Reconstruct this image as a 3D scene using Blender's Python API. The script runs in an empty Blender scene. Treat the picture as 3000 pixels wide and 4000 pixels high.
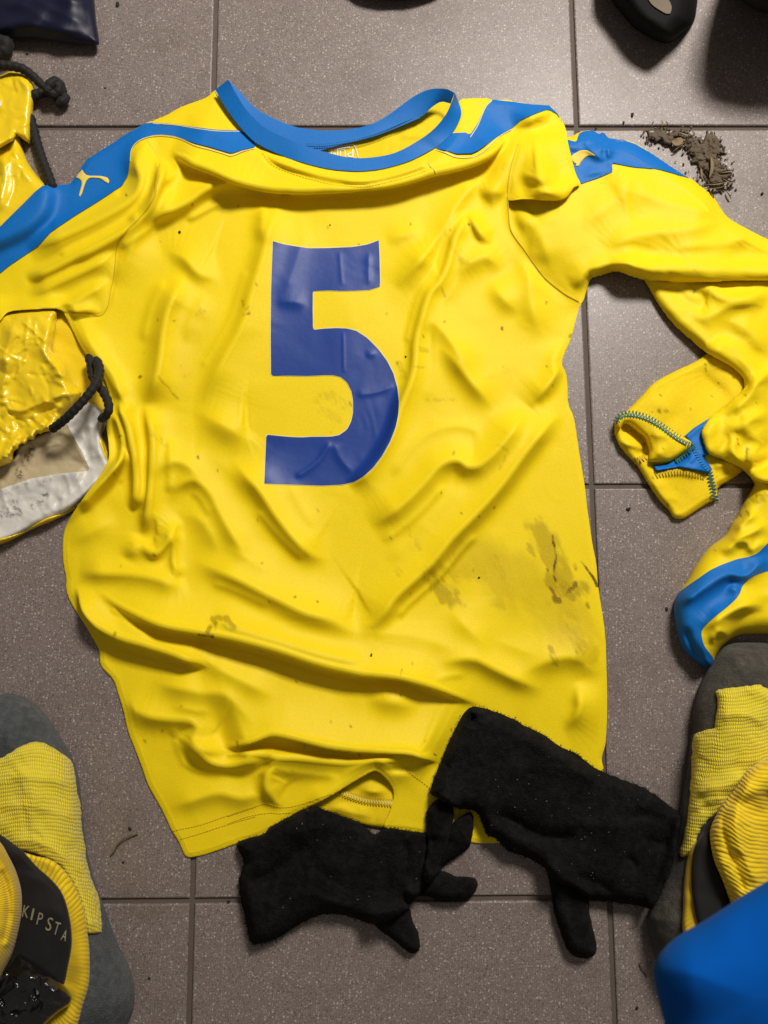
import bpy, math, random
import numpy as np

# ------------------------------------------------------------------ camera, lamps, exposure
scene = bpy.context.scene
COL = scene.collection
F_PX, TILT, ROLL, CAM_H, GRID_ROT = 3003.0, 0.13561, 0.05503, 0.64858, 0.05999
GRID_X, GRID_Y, PITCH = -0.14907, 0.44286, 0.333      # grout crossing and tile pitch in metres

def rot_matrix(t, r):
    ct, st, cr, sr = math.cos(t), math.sin(t), math.cos(r), math.sin(r)
    return np.array([[1, 0, 0], [0, ct, -st], [0, st, ct]]) @ np.array([[cr, -sr, 0], [sr, cr, 0], [0, 0, 1]])
CAM_R = rot_matrix(TILT, ROLL)

cam_data = bpy.data.cameras.new('camera')
cam = bpy.data.objects.new('camera', cam_data)
COL.objects.link(cam)
cam_data.sensor_fit = 'VERTICAL'
cam_data.sensor_height = 36.0
cam_data.sensor_width = 27.0
cam_data.lens = 36.0 * F_PX / 4000.0
cam_data.clip_start, cam_data.clip_end = 0.01, 50.0
cam_data.dof.use_dof = True
cam_data.dof.focus_distance = 0.645
cam_data.dof.aperture_fstop = 6.5
from mathutils import Matrix, Vector
M4 = Matrix.Identity(4)
for i in range(3):
    for j in range(3):
        M4[i][j] = CAM_R[i, j]
M4[2][3] = CAM_H
cam.matrix_world = M4
scene.camera = cam

world = bpy.data.worlds.new('World')
scene.world = world
world.use_nodes = True
world.node_tree.nodes['Background'].inputs[0].default_value = (1.0, 0.90, 0.80, 1)
world.node_tree.nodes['Background'].inputs[1].default_value = 0.155

def area_lamp(name, loc, target, size, power, colour):
    d = bpy.data.lights.new(name, 'AREA')
    d.shape = 'RECTANGLE'
    d.size, d.size_y = size
    d.energy = power
    d.color = colour
    o = bpy.data.objects.new(name, d)
    COL.objects.link(o)
    o.location = loc
    o.rotation_euler = (Vector(target) - Vector(loc)).to_track_quat('-Z', 'Y').to_euler()
    return o
area_lamp('ceiling_lamp', (0.37, 1.06, 1.2), (0.05, 0.2, 0), (0.38, 0.28), 29, (1.0, 0.94, 0.86))

scene.view_settings.view_transform = 'Standard'
scene.view_settings.look = 'None'
scene.view_settings.exposure = 0.0
scene.view_settings.gamma = 1.0
scene.render.engine = 'CYCLES'
scene.cycles.use_denoising = True
scene.cycles.max_bounces = 6

# ------------------------------------------------------------------ photograph grid -> place
def at(px, py, z):
    """world point (metres) on the sight line of photograph pixel (px, py) at height z (metres)"""
    px, py, z = np.asarray(px, float), np.asarray(py, float), np.asarray(z, float)
    d = np.stack([(px - 1500) / F_PX, -(py - 2000) / F_PX, -np.ones_like(px)], -1) @ CAM_R.T
    t = (z - CAM_H) / d[..., 2]
    return np.stack([d[..., 0] * t, d[..., 1] * t, CAM_H + d[..., 2] * t], -1)

TAG = {'A': (0, 0, .60277), 'B': (1000, 0, .60277), 'C': (2000, 0, .60277), 'D': (0, 1000, .60277), 'E': (1000, 1000, .60277),
       'F': (2000, 1000, .60277), 'G': (0, 2000, .60277), 'H': (1000, 2000, .60277), 'I': (2000, 2000, .60277), 'J': (0, 3000, .60277),
       'K': (800, 2800, .66305), 'L': (1900, 2800, .66305), 'P': (200, 500, .66305), 'Q': (200, 1600, .66305),
       'R': (1400, 500, .66305), 'S': (1400, 1600, .66305), 'T': (500, 2300, .7836), 'O': (0, 0, 1.80832), 'Z': (0, 0, 1.0)}

def pts(*runs):
    """pts('A', [(u, v), ...], 'B', [...]) -> array of photograph pixels"""
    out = []
    for tag, lst in zip(runs[::2], runs[1::2]):
        x, y, s = TAG[tag]
        out += [(x + u * s, y + v * s) for u, v in lst]
    return np.array(out, float)

def catmull(p, closed=False, n=5):
    p = np.asarray(p, float)
    if len(p) < 3:
        t = np.linspace(0, 1, 8)[:, None]
        return p[0] * (1 - t) + p[-1] * t
    if closed:
        q = np.vstack([p[-1:], p, p[:2]])
    else:
        q = np.vstack([2 * p[:1] - p[1:2], p, 2 * p[-1:] - p[-2:-1]])
    out = []
    for i in range(1, len(q) - 2):
        p0, p1, p2, p3 = q[i - 1], q[i], q[i + 1], q[i + 2]
        d = np.linalg.norm(p2 - p1) + 1e-6
        m1 = (p2 - p0) * d / (np.linalg.norm(p2 - p1) + np.linalg.norm(p1 - p0) + 1e-6)
        m2 = (p3 - p1) * d / (np.linalg.norm(p2 - p1) + np.linalg.norm(p3 - p2) + 1e-6)
        for k in range(n):
            t = k / n
            out.append((2 * t**3 - 3 * t**2 + 1) * p1 + (t**3 - 2 * t**2 + t) * m1 + (-2 * t**3 + 3 * t**2) * p2 + (t**3 - t**2) * m2)
    if not closed:
        out.append(q[-2])
    return np.array(out)

def resample(p, step):
    s = np.r_[0, np.cumsum(np.linalg.norm(np.diff(p, axis=0), axis=1))]
    n = max(2, int(s[-1] / step) + 1)
    u = np.linspace(0, s[-1], n)
    return np.stack([np.interp(u, s, p[:, k]) for k in range(p.shape[1])], 1)

def smooth(a, b, x):
    t = np.clip((x - a) / (b - a), 0, 1)
    return t * t * (3 - 2 * t)

class Noise:
    def __init__(self, seed):
        self.g = np.random.RandomState(seed).rand(256, 256) * 2 - 1
    def __call__(self, x, y):
        xi, yi = np.floor(x).astype(int), np.floor(y).astype(int)
        fx, fy = x - xi, y - yi
        fx, fy = fx * fx * fx * (fx * (fx * 6 - 15) + 10), fy * fy * fy * (fy * (fy * 6 - 15) + 10)
        g = self.g
        a, b = g[yi % 256, xi % 256], g[yi % 256, (xi + 1) % 256]
        c, d = g[(yi + 1) % 256, xi % 256], g[(yi + 1) % 256, (xi + 1) % 256]
        return (a * (1 - fx) + b * fx) * (1 - fy) + (c * (1 - fx) + d * fx) * fy
NZ = [Noise(s) for s in range(8)]
def fbm(x, y, k=0, octaves=3):
    r, a = 0, 1.0
    for o in range(octaves):
        r = r + a * NZ[(k + o) % 8](x * 2**o + 17.3 * o, y * 2**o - 9.1 * o)
        a *= .5
    return r

def poly_distance(poly, X, Y):
    """signed distance (inside positive) and nearest outline point"""
    best = np.full(X.shape, 1e12); nx = np.zeros(X.shape); ny = np.zeros(X.shape)
    inside = np.zeros(X.shape, bool)
    n = len(poly)
    for i in range(n):
        x0, y0 = poly[i]; x1, y1 = poly[(i + 1) % n]
        dx, dy = x1 - x0, y1 - y0
        L = dx * dx + dy * dy + 1e-9
        t = np.clip(((X - x0) * dx + (Y - y0) * dy) / L, 0, 1)
        qx, qy = x0 + t * dx, y0 + t * dy
        d = (X - qx)**2 + (Y - qy)**2
        m = d < best
        best[m] = d[m]; nx[m] = qx[m]; ny[m] = qy[m]
        if (y0 > Y.min()) or (y1 > Y.min()):
            c = ((y0 > Y) != (y1 > Y))
            if c.any():
                xc = x0 + (Y - y0) * dx / (dy if abs(dy) > 1e-9 else 1e-9)
                inside ^= (c & (X < xc))
    d = np.sqrt(best)
    return np.where(inside, d, -d), nx, ny

def line_distance(p, X, Y):
    p = catmull(p, n=3)
    best = np.full(X.shape, 1e12)
    for k in range(len(p) - 1):
        d = p[k + 1] - p[k]; L = d @ d + 1e-9
        t = np.clip(((X - p[k, 0]) * d[0] + (Y - p[k, 1]) * d[1]) / L, 0, 1)
        best = np.minimum(best, (X - p[k, 0] - t * d[0])**2 + (Y - p[k, 1] - t * d[1])**2)
    return np.sqrt(best)

def stroke_field(path, wu, wd, X, Y, x0, y0, step, taper=.38):
    """profile 0..1 and unit normal of a fold line over a window; returns slices + arrays"""
    p = catmull(path, n=4)
    m = 3.2 * max(wu, wd)
    ny_, nx_ = X.shape
    i0 = max(0, int((p[:, 0].min() - m - x0) / step)); i1 = min(nx_, int((p[:, 0].max() + m - x0) / step) + 2)
    j0 = max(0, int((p[:, 1].min() - m - y0) / step)); j1 = min(ny_, int((p[:, 1].max() + m - y0) / step) + 2)
    if i1 <= i0 or j1 <= j0:
        return None
    sl = (slice(j0, j1), slice(i0, i1))
    x, y = X[sl], Y[sl]
    best = np.full(x.shape, 1e12); side = np.zeros(x.shape); tt = np.zeros(x.shape)
    ax = np.zeros(x.shape); ay = np.zeros(x.shape)
    s = np.r_[0, np.cumsum(np.linalg.norm(np.diff(p, axis=0), axis=1))]
    for k in range(len(p) - 1):
        dx, dy = p[k + 1] - p[k]
        L = dx * dx + dy * dy + 1e-9
        t = np.clip(((x - p[k, 0]) * dx + (y - p[k, 1]) * dy) / L, 0, 1)
        qx, qy = x - (p[k, 0] + t * dx), y - (p[k, 1] + t * dy)
        d = qx * qx + qy * qy
        mk = d < best
        best[mk] = d[mk]
        side[mk] = (dx * qy - dy * qx)[mk]
        tt[mk] = (s[k] + t * math.sqrt(L))[mk] / s[-1]
        l = math.sqrt(L)
        ax[mk] = -dy / l; ay[mk] = dx / l
    d = np.sqrt(best)
    w = np.where(side > 0, wd, wu)
    prof = np.exp(-(np.sqrt(d * d + 16) / w)**np.where(side > 0, 1.6, 1.25))
    if taper == .38: taper = min(.46, 2.0 * max(wu, wd) / s[-1])
    if taper > 0:
        prof *= smooth(0, taper, tt) * smooth(0, taper, 1 - tt)
    return sl, prof, ax, ay

# support: what lies highest on each sight line so far (millimetres)
SS, SX0, SY0, SNX, SNY = 10.0, -800.0, -800.0, 460, 560
SUP = np.zeros((SNY, SNX))
SGX, SGY = np.meshgrid(SX0 + SS * np.arange(SNX), SY0 + SS * np.arange(SNY))

def bilinear(a, x0, y0, step, px, py):
    fx = np.clip((px - x0) / step, 0, a.shape[1] - 1.001); fy = np.clip((py - y0) / step, 0, a.shape[0] - 1.001)
    i, j = fx.astype(int), fy.astype(int)
    fx, fy = fx - i, fy - j
    return (a[j, i] * (1 - fx) + a[j, i + 1] * fx) * (1 - fy) + (a[j + 1, i] * (1 - fx) + a[j + 1, i + 1] * fx) * fy

def blur(a, sigma):
    if sigma <= 0: return a
    r = int(sigma * 3) + 1
    k = np.exp(-.5 * (np.arange(-r, r + 1) / sigma)**2); k /= k.sum()
    p = np.pad(a, ((r, r), (0, 0)), mode='edge')
    a = sum(k[i] * p[i:i + a.shape[0]] for i in range(2 * r + 1))
    p = np.pad(a, ((0, 0), (r, r)), mode='edge')
    return sum(k[i] * p[:, i:i + a.shape[1]] for i in range(2 * r + 1))

def support_soft(px):
    """smooth cover over the support with radius px"""
    n = int(px / SS)
    a = SUP
    for _ in range(n):
        p = np.pad(a, 1, mode='edge')
        a = np.max([p[1:-1, 1:-1], p[:-2, 1:-1], p[2:, 1:-1], p[1:-1, :-2], p[1:-1, 2:]], 0)
    return blur(a, max(.6, px / SS * .6))

class Piece:
    """a sheet of cloth, plastic or a padded shell over an outline, with its own folds"""
    def __init__(self, outline, step=6, th=5, r=40, base=0.6, folds=(), noise=(), soft=30, rest=True, rounded=True, edge=.25, power=.5,
                 host=None, off=.6, extra=None, blur_px=0, jag=None, flat=None):
        poly = catmull(outline, True, 4) if rounded else np.asarray(outline, float)
        poly = resample(np.vstack([poly, poly[:1]]), 14)[:-1]
        if jag:
            n_ = len(poly); t = np.roll(poly, -1, 0) - np.roll(poly, 1, 0)
            t = t / (np.linalg.norm(t, axis=1, keepdims=True) + 1e-6)
            w = fbm(poly[:, 0] / jag[1], poly[:, 1] / jag[1], 3) * jag[0]
            poly = poly + np.stack([-t[:, 1], t[:, 0]], 1) * w[:, None]
        self.poly = poly
        m = step * 2.01
        self.x0, self.y0, self.step = poly[:, 0].min() - m, poly[:, 1].min() - m, step
        nx, ny = int((poly[:, 0].max() + m - self.x0) / step) + 2, int((poly[:, 1].max() + m - self.y0) / step) + 2
        self.X, self.Y = np.meshgrid(self.x0 + step * np.arange(nx), self.y0 + step * np.arange(ny))
        self.D, self.NX, self.NY = poly_distance(poly, self.X, self.Y)
        X, Y, D = self.X, self.Y, self.D
        # outside nodes next to the outline are pulled onto it
        ins = D > 0
        near = ins.copy()
        near[1:] |= ins[:-1]; near[:-1] |= ins[1:]
        n2 = near.copy(); n2[:, 1:] |= near[:, :-1]; n2[:, :-1] |= near[:, 1:]
        self.keep = n2
        out = ~ins
        self.PX = np.where(out, self.NX, X); self.PY = np.where(out, self.NY, Y)
        dd = np.clip(D, 0, None)
        if host is not None:
            self.Z, self.SHX, self.SHY = host.sample(self.PX, self.PY)
            self.Z = self.Z + off * smooth(-1, 6, dd) if off > 2 else self.Z + off
            if th:
                self.Z = self.Z + th * np.power(np.clip(1 - (1 - np.clip(dd / r, 0, 1))**2, 0, 1), power)
        else:
            self.Z = np.full(X.shape, float(base))
            if rest:
                self.Z += bilinear(support_soft(soft), SX0, SY0, SS, self.PX, self.PY)
            thin = 1.0
            if flat is not None:
                thin = 1 - flat[2] * np.exp(-(line_distance(flat[0], X, Y) / flat[1])**2)
            self.Z += thin * th * np.power(np.clip(1 - (1 - np.clip(dd / r, 0, 1))**2, 0, 1), power)
            self.SHX = np.zeros(X.shape); self.SHY = np.zeros(X.shape)
        add = np.zeros(X.shape)
        for f in folds:
            path, h, wu, wd = f[:4]
            o = f[4] if len(f) > 4 else {}
            r_ = stroke_field(path, wu, wd, self.X, self.Y, self.x0, self.y0, step, o.get('taper', .38))
            if r_ is None: continue
            sl, prof, ax, ay = r_
            add[sl] += h * prof
            ov = o.get('ov', 0)
            if ov:
                self.SHX[sl] += ax * ov * prof**1.5; self.SHY[sl] += ay * ov * prof**1.5
        for amp, sc, k in noise:
            wx = fbm(X / (sc * 1.7), Y / (sc * 1.7), k + 2, 2) * .7
            add += amp * fbm(X / sc + wx, Y / sc - wx, k, 2)
        if blur_px: add = blur(add, blur_px / step)
        e = edge + (1 - edge) * smooth(0, 45, dd)
        self.Z = self.Z + add * e
        self.SHX *= e; self.SHY *= e
        if extra is not None:
            self.Z = self.Z + extra(self.PX, self.PY, dd)
        self.Z = np.maximum(self.Z, .35)
    def relax(self, iters=70, blur_cells=4, bend=.18, g=.0, keep=.04, drop=False, slack=None):
        """let the sheet settle as near-inextensible cloth, starting from the folds laid out by hand"""
        q = self.D > 0
        kp = self.keep
        cell = (q[:-1, :-1] | q[1:, :-1] | q[:-1, 1:] | q[1:, 1:]) & kp[:-1, :-1] & kp[1:, :-1] & kp[:-1, 1:] & kp[1:, 1:]
        used = np.zeros(kp.shape, bool)
        used[:-1, :-1] |= cell; used[1:, :-1] |= cell; used[:-1, 1:] |= cell; used[1:, 1:] |= cell
        P = at(self.PX + self.SHX, self.PY + self.SHY, self.Z / 1000).astype(np.float32)
        P0 = P.copy()
        rim = used & ~q
        low = np.maximum(.0006, P0[..., 2] - .006).astype(np.float32)
        if drop:
            low = ((bilinear(support_soft(15), SX0, SY0, SS, self.PX, self.PY) + 1.0) / 1000).astype(np.float32)
        ny, nx = used.shape
        def sl(o, n): return (slice(0, n - o), slice(o, n)) if o >= 0 else (slice(-o, n), slice(0, n + o))
        cons = []
        for dj, di, kind in ((0, 1, 's'), (1, 0, 's'), (1, 1, 'd'), (1, -1, 'd'), (0, 2, 'b'), (2, 0, 'b'), (0, 4, 'b'), (4, 0, 'b')):
            (ja, jb), (ia, ib) = sl(dj, ny), sl(di, nx)
            a, b = (ja, ia), (jb, ib)
            act = (used[a] & used[b]).astype(np.float32)
            d0 = np.linalg.norm(P[b] - P[a], axis=-1)
            w = act * (~rim[a] & ~rim[b])
            if kind == 'b': act = (act * smooth(10, 80, np.minimum(self.D[a], self.D[b]))).astype(np.float32)
            bl = blur(d0 * w, blur_cells) / (blur(w, blur_cells) + 1e-6)
            ed = smooth(20, 70, np.minimum(self.D[a], self.D[b]))
            rest = np.where(w > 0, d0 + (bl - d0) * ed, d0).astype(np.float32)
            if slack is not None:
                sx, sy = slack(self.X[a], self.Y[a])
                n_ = float(dj * dj + di * di)
                amt = (sx * di * di + sy * dj * dj) / n_
                rest = (rest * (1 + amt * smooth(30, 120, np.minimum(self.D[a], self.D[b])))).astype(np.float32)
            cons.append((a, b, kind, act, rest))
        V = np.zeros_like(P)
        for it in range(iters):
            V *= .9
            V[..., 2] -= g
            P += V
            Q = P.copy()
            for a, b, kind, act, rest in cons:
                d = P[b] - P[a]
                L = np.sqrt((d * d).sum(-1)) + 1e-9
                e = (L - rest) / L * act
                kk = {'s': .24, 'd': .16, 'b': .1 * bend / .18}[kind]
                if kind == 'b': e = np.minimum(e, 0)
                elif kind == 'd': e = np.where(e > 0, e, .5 * e)
                c = d * (e * kk)[..., None]
                P[a] += c; P[b] -= c
            low_hit = P[..., 2] < low
            P[..., 2] = np.where(low_hit, low, P[..., 2])
            if drop:
                fr = (P[..., 2] < low + .0004)[..., None]
                P[..., :2] = np.where(fr, .3 * P[..., :2] + .7 * Q[..., :2], P[..., :2])
            P += keep * (P0 - P)
            P[rim] = P0[rim]
            V += .35 * (P - Q)
            V = np.clip(V, -.0004, .0004)
        P = P.astype(float)
        d = (P - np.array([0, 0, CAM_H])) @ CAM_R
        px, py = 1500 - F_PX * d[..., 0] / d[..., 2], 2000 + F_PX * d[..., 1] / d[..., 2]
        m = used
        self.SHX = np.where(m, px - self.PX, self.SHX); self.SHY = np.where(m, py - self.PY, self.SHY)
        self.Z = np.where(m, P[..., 2] * 1000, self.Z)
        return self
    def sample(self, px, py):
        return tuple(bilinear(a, self.x0, self.y0, self.step, px, py) for a in (self.Z, self.SHX, self.SHY))
    def cover(self):
        d = bilinear(self.D, self.x0, self.y0, self.step, SGX, SGY)
        box = (SGX > self.x0) & (SGX < self.x0 + self.step * (self.X.shape[1] - 1)) & (SGY > self.y0) & (SGY < self.y0 + self.step * (self.X.shape[0] - 1))
        z = bilinear(self.Z, self.x0, self.y0, self.step, SGX, SGY)
        m = box & (d > 0)
        SUP[m] = np.maximum(SUP[m], z[m])
        return self
    def build(self, name, mat, parent=None, fields=None, uv=None):
        k = self.keep
        idx = -np.ones(k.shape, int); 
        q = self.D > 0
        cell = (q[:-1, :-1] | q[1:, :-1] | q[:-1, 1:] | q[1:, 1:]) & k[:-1, :-1] & k[1:, :-1] & k[:-1, 1:] & k[1:, 1:]
        used = np.zeros(k.shape, bool)
        used[:-1, :-1] |= cell; used[1:, :-1] |= cell; used[:-1, 1:] |= cell; used[1:, 1:] |= cell
        idx[used] = np.arange(used.sum())
        px, py = (self.PX + self.SHX)[used], (self.PY + self.SHY)[used]
        co = at(px, py, self.Z[used] / 1000)
        j, i = np.nonzero(cell)
        faces = np.stack([idx[j, i], idx[j + 1, i], idx[j + 1, i + 1], idx[j, i + 1]], 1)
        me = bpy.data.meshes.new(name)
        me.vertices.add(len(co)); me.vertices.foreach_set('co', co.ravel())
        me.loops.add(faces.size); me.loops.foreach_set('vertex_index', faces.ravel().astype(np.int32))
        me.polygons.add(len(faces))
        me.polygons.foreach_set('loop_start', (np.arange(len(faces)) * 4).astype(np.int32))
        me.polygons.foreach_set('loop_total', np.full(len(faces), 4, np.int32))
        me.polygons.foreach_set('use_smooth', np.ones(len(faces), bool))
        me.update(calc_edges=True)
        u, v = (uv(self.PX[used], self.PY[used]) if uv else (self.PX[used] / 1000, self.PY[used] / 1000))
        lay = me.uv_layers.new(name='cloth')
        fl = faces.ravel()
        lay.data.foreach_set('uv', np.stack([u[fl], v[fl]], 1).ravel())
        for fname, fn in (fields or {}).items():
            a = me.attributes.new(fname, 'FLOAT', 'POINT')
            a.data.foreach_set('value', np.asarray(fn(self.PX[used], self.PY[used]), np.float32))
        me.validate()
        return link(name, me, mat, parent)

def link(name, me, mat, parent=None):
    me.name = name
    o = bpy.data.objects.new(name, me)
    if mat is not None:
        me.materials.clear(); me.materials.append(mat)
    COL.objects.link(o)
    o.parent = parent
    return o

def mesh_from(name, verts, faces, mat, parent=None, flat=False):
    me = bpy.data.meshes.new(name)
    me.from_pydata([tuple(v) for v in verts], [], [tuple(f) for f in faces])
    me.polygons.foreach_set('use_smooth', np.full(len(me.polygons), not flat, bool))
    me.update()
    return link(name, me, mat, parent)

def thing(name, label, cat, group=None, loc=(0, 0, 0)):
    o = bpy.data.objects.new(name, None)
    o.empty_display_size = .02
    COL.objects.link(o)
    return tag(o, label, cat, group)

def tag(o, label, cat, group=None):
    o['label'] = label; o['category'] = cat
    if group: o['group'] = group
    return o

def tube(name, path3, radius, mat, parent=None, sides=10, braid=0.0, lay_len=.012, cap=True):
    """a cord along 3-D points (metres); braid gives the plaited relief"""
    p = resample(catmull(path3, n=8), radius * .28)
    n = len(p)
    t = np.gradient(p, axis=0); t /= np.linalg.norm(t, axis=1, keepdims=True) + 1e-9
    up = np.array([0.13, 0.21, 1.0])
    a = np.cross(t, up); a /= np.linalg.norm(a, axis=1, keepdims=True) + 1e-9
    b = np.cross(a, t)
    s = np.r_[0, np.cumsum(np.linalg.norm(np.diff(p, axis=0), axis=1))]
    verts, faces = [], []
    for i in range(n):
        end = min(1.0, (min(i, n - 1 - i) + .6) / 3.0) if cap else 1.0
        for k in range(sides):
            th = 2 * math.pi * k / sides
            w = 1 + braid * (math.cos(3 * th + 2 * math.pi * s[i] / lay_len) * math.cos(3 * th - 2 * math.pi * s[i] / lay_len))
            r = radius * w * math.sqrt(end)
            verts.append(p[i] + r * (math.cos(th) * a[i] + math.sin(th) * b[i]))
    for i in range(n - 1):
        for k in range(sides):
            k2 = (k + 1) % sides
            faces.append((i * sides + k, i * sides + k2, (i + 1) * sides + k2, (i + 1) * sides + k))
    if cap:
        faces.append(tuple(range(sides))); faces.append(tuple((n - 1) * sides + k for k in reversed(range(sides))))
    return mesh_from(name, verts, faces, mat, parent)

def cord_px(name, path, z, radius, mat, parent, **kw):
    path = np.asarray(path, float)
    z = np.broadcast_to(np.asarray(z, float), (len(path),))
    return tube(name, at(path[:, 0], path[:, 1], z / 1000), radius, mat, parent, **kw)

# ------------------------------------------------------------------ materials
def nodes_of(name):
    m = bpy.data.materials.new(name)
    m.use_nodes = True
    nt = m.node_tree
    return m, nt, nt.nodes['Principled BSDF'], nt.nodes.new, nt.links.new

def math_node(nt, op, a, b=None, c=None):
    n = nt.nodes.new('ShaderNodeMath'); n.operation = op
    for i, v in enumerate((a, b, c)):
        if v is None: continue
        if isinstance(v, (int, float)): n.inputs[i].default_value = v
        else: nt.links.new(v, n.inputs[i])
    return n.outputs[0]

def ramp(nt, fac, stops):
    n = nt.nodes.new('ShaderNodeValToRGB')
    e = n.color_ramp.elements
    while len(e) < len(stops): e.new(.5)
    for k, (p, c) in enumerate(stops):
        e[k].position = p; e[k].color = (c if len(c) == 4 else (*c, 1))
    nt.links.new(fac, n.inputs[0])
    return n.outputs[0]

def mix(nt, fac, a, b, mode='MIX'):
    n = nt.nodes.new('ShaderNodeMix'); n.data_type = 'RGBA'; n.blend_type = mode
    for s, v in ((n.inputs[0], fac), (n.inputs[6], a), (n.inputs[7], b)):
        if isinstance(v, (int, float)): s.default_value = v
        elif isinstance(v, tuple): s.default_value = (*v, 1) if len(v) == 3 else v
        else: nt.links.new(v, s)
    return n.outputs[2]

def noise_node(nt, vec, scale, detail=3, rough=.55):
    n = nt.nodes.new('ShaderNodeTexNoise')
    n.inputs['Scale'].default_value = scale; n.inputs['Detail'].default_value = detail; n.inputs['Roughness'].default_value = rough
    nt.links.new(vec, n.inputs['Vector'])
    return n.outputs['Fac']

def bump(nt, b, height, strength, dist):
    n = nt.nodes.new('ShaderNodeBump')
    n.inputs['Strength'].default_value = strength; n.inputs['Distance'].default_value = dist
    nt.links.new(height, n.inputs['Height'])
    nt.links.new(n.outputs[0], b.inputs['Normal'])
    return n

def fabric(name, col, rough=.55, sheen=.25, spec=.3, weave=2600, wb=.25, var=.06, stain=None, tint=None, mottle=0, grain=0):
    m, nt, b, N, Lk = nodes_of(name)
    g = N('ShaderNodeNewGeometry').outputs['Position']
    n1 = noise_node(nt, g, 9, 4); n2 = noise_node(nt, g, weave, 2)
    c = mix(nt, n1, tuple(x * (1 - var) for x in col), tuple(min(1, x * (1 + var)) for x in col))
    c = mix(nt, math_node(nt, 'MULTIPLY', n2, .22), c, tuple(x * .62 for x in col))
    if grain:
        c = mix(nt, ramp(nt, noise_node(nt, g, 520, 3, .7), [(.35, (grain * 2,) * 3), (.6, (0, 0, 0))]), c, tuple(x * .6 for x in col))
    if mottle:
        n3 = noise_node(nt, g, 160, 5, .7)
        c = mix(nt, ramp(nt, n3, [(.40, (0, 0, 0)), (.68, (mottle,) * 3)]), c, tuple(x * 2.2 + .004 for x in col))
        n4 = noise_node(nt, g, 34, 4, .6)
        c = mix(nt, ramp(nt, n4, [(.45, (0, 0, 0)), (.7, (mottle,) * 3)]), c, tuple(x * .45 for x in col))
    if stain:
        a = N('ShaderNodeAttribute'); a.attribute_name = 'stain'
        fine = noise_node(nt, g, 900, 3, .7)
        f = math_node(nt, 'MULTIPLY', a.outputs['Fac'], math_node(nt, 'MULTIPLY_ADD', fine, 1.3, .3))
        f2 = N('ShaderNodeClamp'); Lk(f, f2.inputs[0])
        c = mix(nt, f2.outputs[0], c, stain)
    Lk(c, b.inputs['Base Color'])
    b.inputs['Roughness'].default_value = rough
    b.inputs['Specular IOR Level'].default_value = spec
    b.inputs['Sheen Weight'].default_value = sheen
    b.inputs['Sheen Roughness'].default_value = .45
    b.inputs['Sheen Tint'].default_value = (*(tint or tuple(min(1, .4 + x) for x in col)), 1)
    if mottle: n2 = math_node(nt, 'ADD', n2, math_node(nt, 'MULTIPLY', n3, 1.2))
    bump(nt, b, n2, wb, .0006 if not mottle else .0012)
    return m

YEL = (0.87, 0.655, 0.008)
MUD = (.11, .052, .004)
m_yellow = fabric('yellow_polyester', YEL, .48, .02, .16, weave=1300, wb=.4, grain=.06, stain=MUD, var=.03)
m_yellow_in = fabric('yellow_polyester_inside', (0.85, 0.62, 0.008), .65, .04, .14, weave=1300, wb=.55, grain=.1, stain=MUD, var=.03)
m_blue = fabric('blue_polyester', (0.002, 0.150, 0.52), .5, .03, .24, weave=1300, wb=.5, grain=.12, var=.05)
m_navy = fabric('navy_satin', (0.0025, 0.004, 0.022), .42, .1, .35, var=.2)
m_royal = fabric('royal_blue_cloth', (0.001, 0.075, 0.36), .9, .05, .04, var=.05)
m_fleece = fabric('black_fleece', (0.0065, 0.0062, 0.0060), .95, .12, .05, weave=650, wb=1.0, var=.5, tint=(.12, .12, .12), mottle=.6)
m_cord = fabric('black_cord', (0.011, 0.010, 0.010), .7, .1, .3, weave=1500, wb=.5, var=.3)
m_strap = fabric('black_strap', (0.012, 0.011, 0.011), .75, .15, .25, weave=1800, wb=.5, var=.3)
m_greysock = fabric('grey_sock', (0.06, 0.066, 0.070), .85, .2, .2, weave=900, wb=1.0, var=.3, mottle=.55)
m_greysock_shaded = fabric('shaded_grey_sock', (0.055, 0.051, 0.042), .9, .2, .2, weave=900, wb=1.0, var=.4, mottle=.6)  # right sock: the person's shade is put into this darker grey

def number_mat():
    m, nt, b, N, Lk = nodes_of('navy_number_print')
    g = N('ShaderNodeNewGeometry').outputs['Position']
    n1 = noise_node(nt, g, 40, 4)
    Lk(mix(nt, n1, (0.004, 0.033, 0.21), (0.006, 0.043, 0.26)), b.inputs['Base Color'])
    b.inputs['Roughness'].default_value = .45
    b.inputs['Specular IOR Level'].default_value = .32
    bump(nt, b, noise_node(nt, g, 220, 3), .05, .002)
    return m
m_number = number_mat()

def plain(name, col, rough=.6, spec=.4, bscale=0, bstr=.2, coat=0):
    m, nt, b, N, Lk = nodes_of(name)
    g = N('ShaderNodeNewGeometry').outputs['Position']
    n1 = noise_node(nt, g, 60, 4)
    Lk(mix(nt, n1, tuple(x * .8 for x in col), tuple(min(1, x * 1.15) for x in col)), b.inputs['Base Color'])
    b.inputs['Roughness'].default_value = rough; b.inputs['Specular IOR Level'].default_value = spec
    b.inputs['Coat Weight'].default_value = coat
    if bscale: bump(nt, b, noise_node(nt, g, bscale, 4), bstr, .001)
    return m
m_white_edge = plain('pale_print_edge', (.75, .66, .30), .6)
m_logo = plain('yellow_flock_logo', (.80, .60, .10), .7)
m_letters = plain('silver_lettering', (.30, .27, .18), .5)
m_neckprint = plain('white_neck_print', (.78, .76, .70), .6)
m_thread = plain('yellow_thread', (.62, .43, .006), .7)
m_pale_thread = plain('pale_yellow_thread', (.80, .66, .12), .7)
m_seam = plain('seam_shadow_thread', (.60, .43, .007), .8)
m_teal_thread = plain('teal_thread', (.02, .13, .12), .7)
m_blue_thread = plain('blue_thread', (.006, .17, .50), .6)
m_mud = plain('dried_mud', (.115, .088, .060), .95, .2, 500, 1.0)
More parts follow.
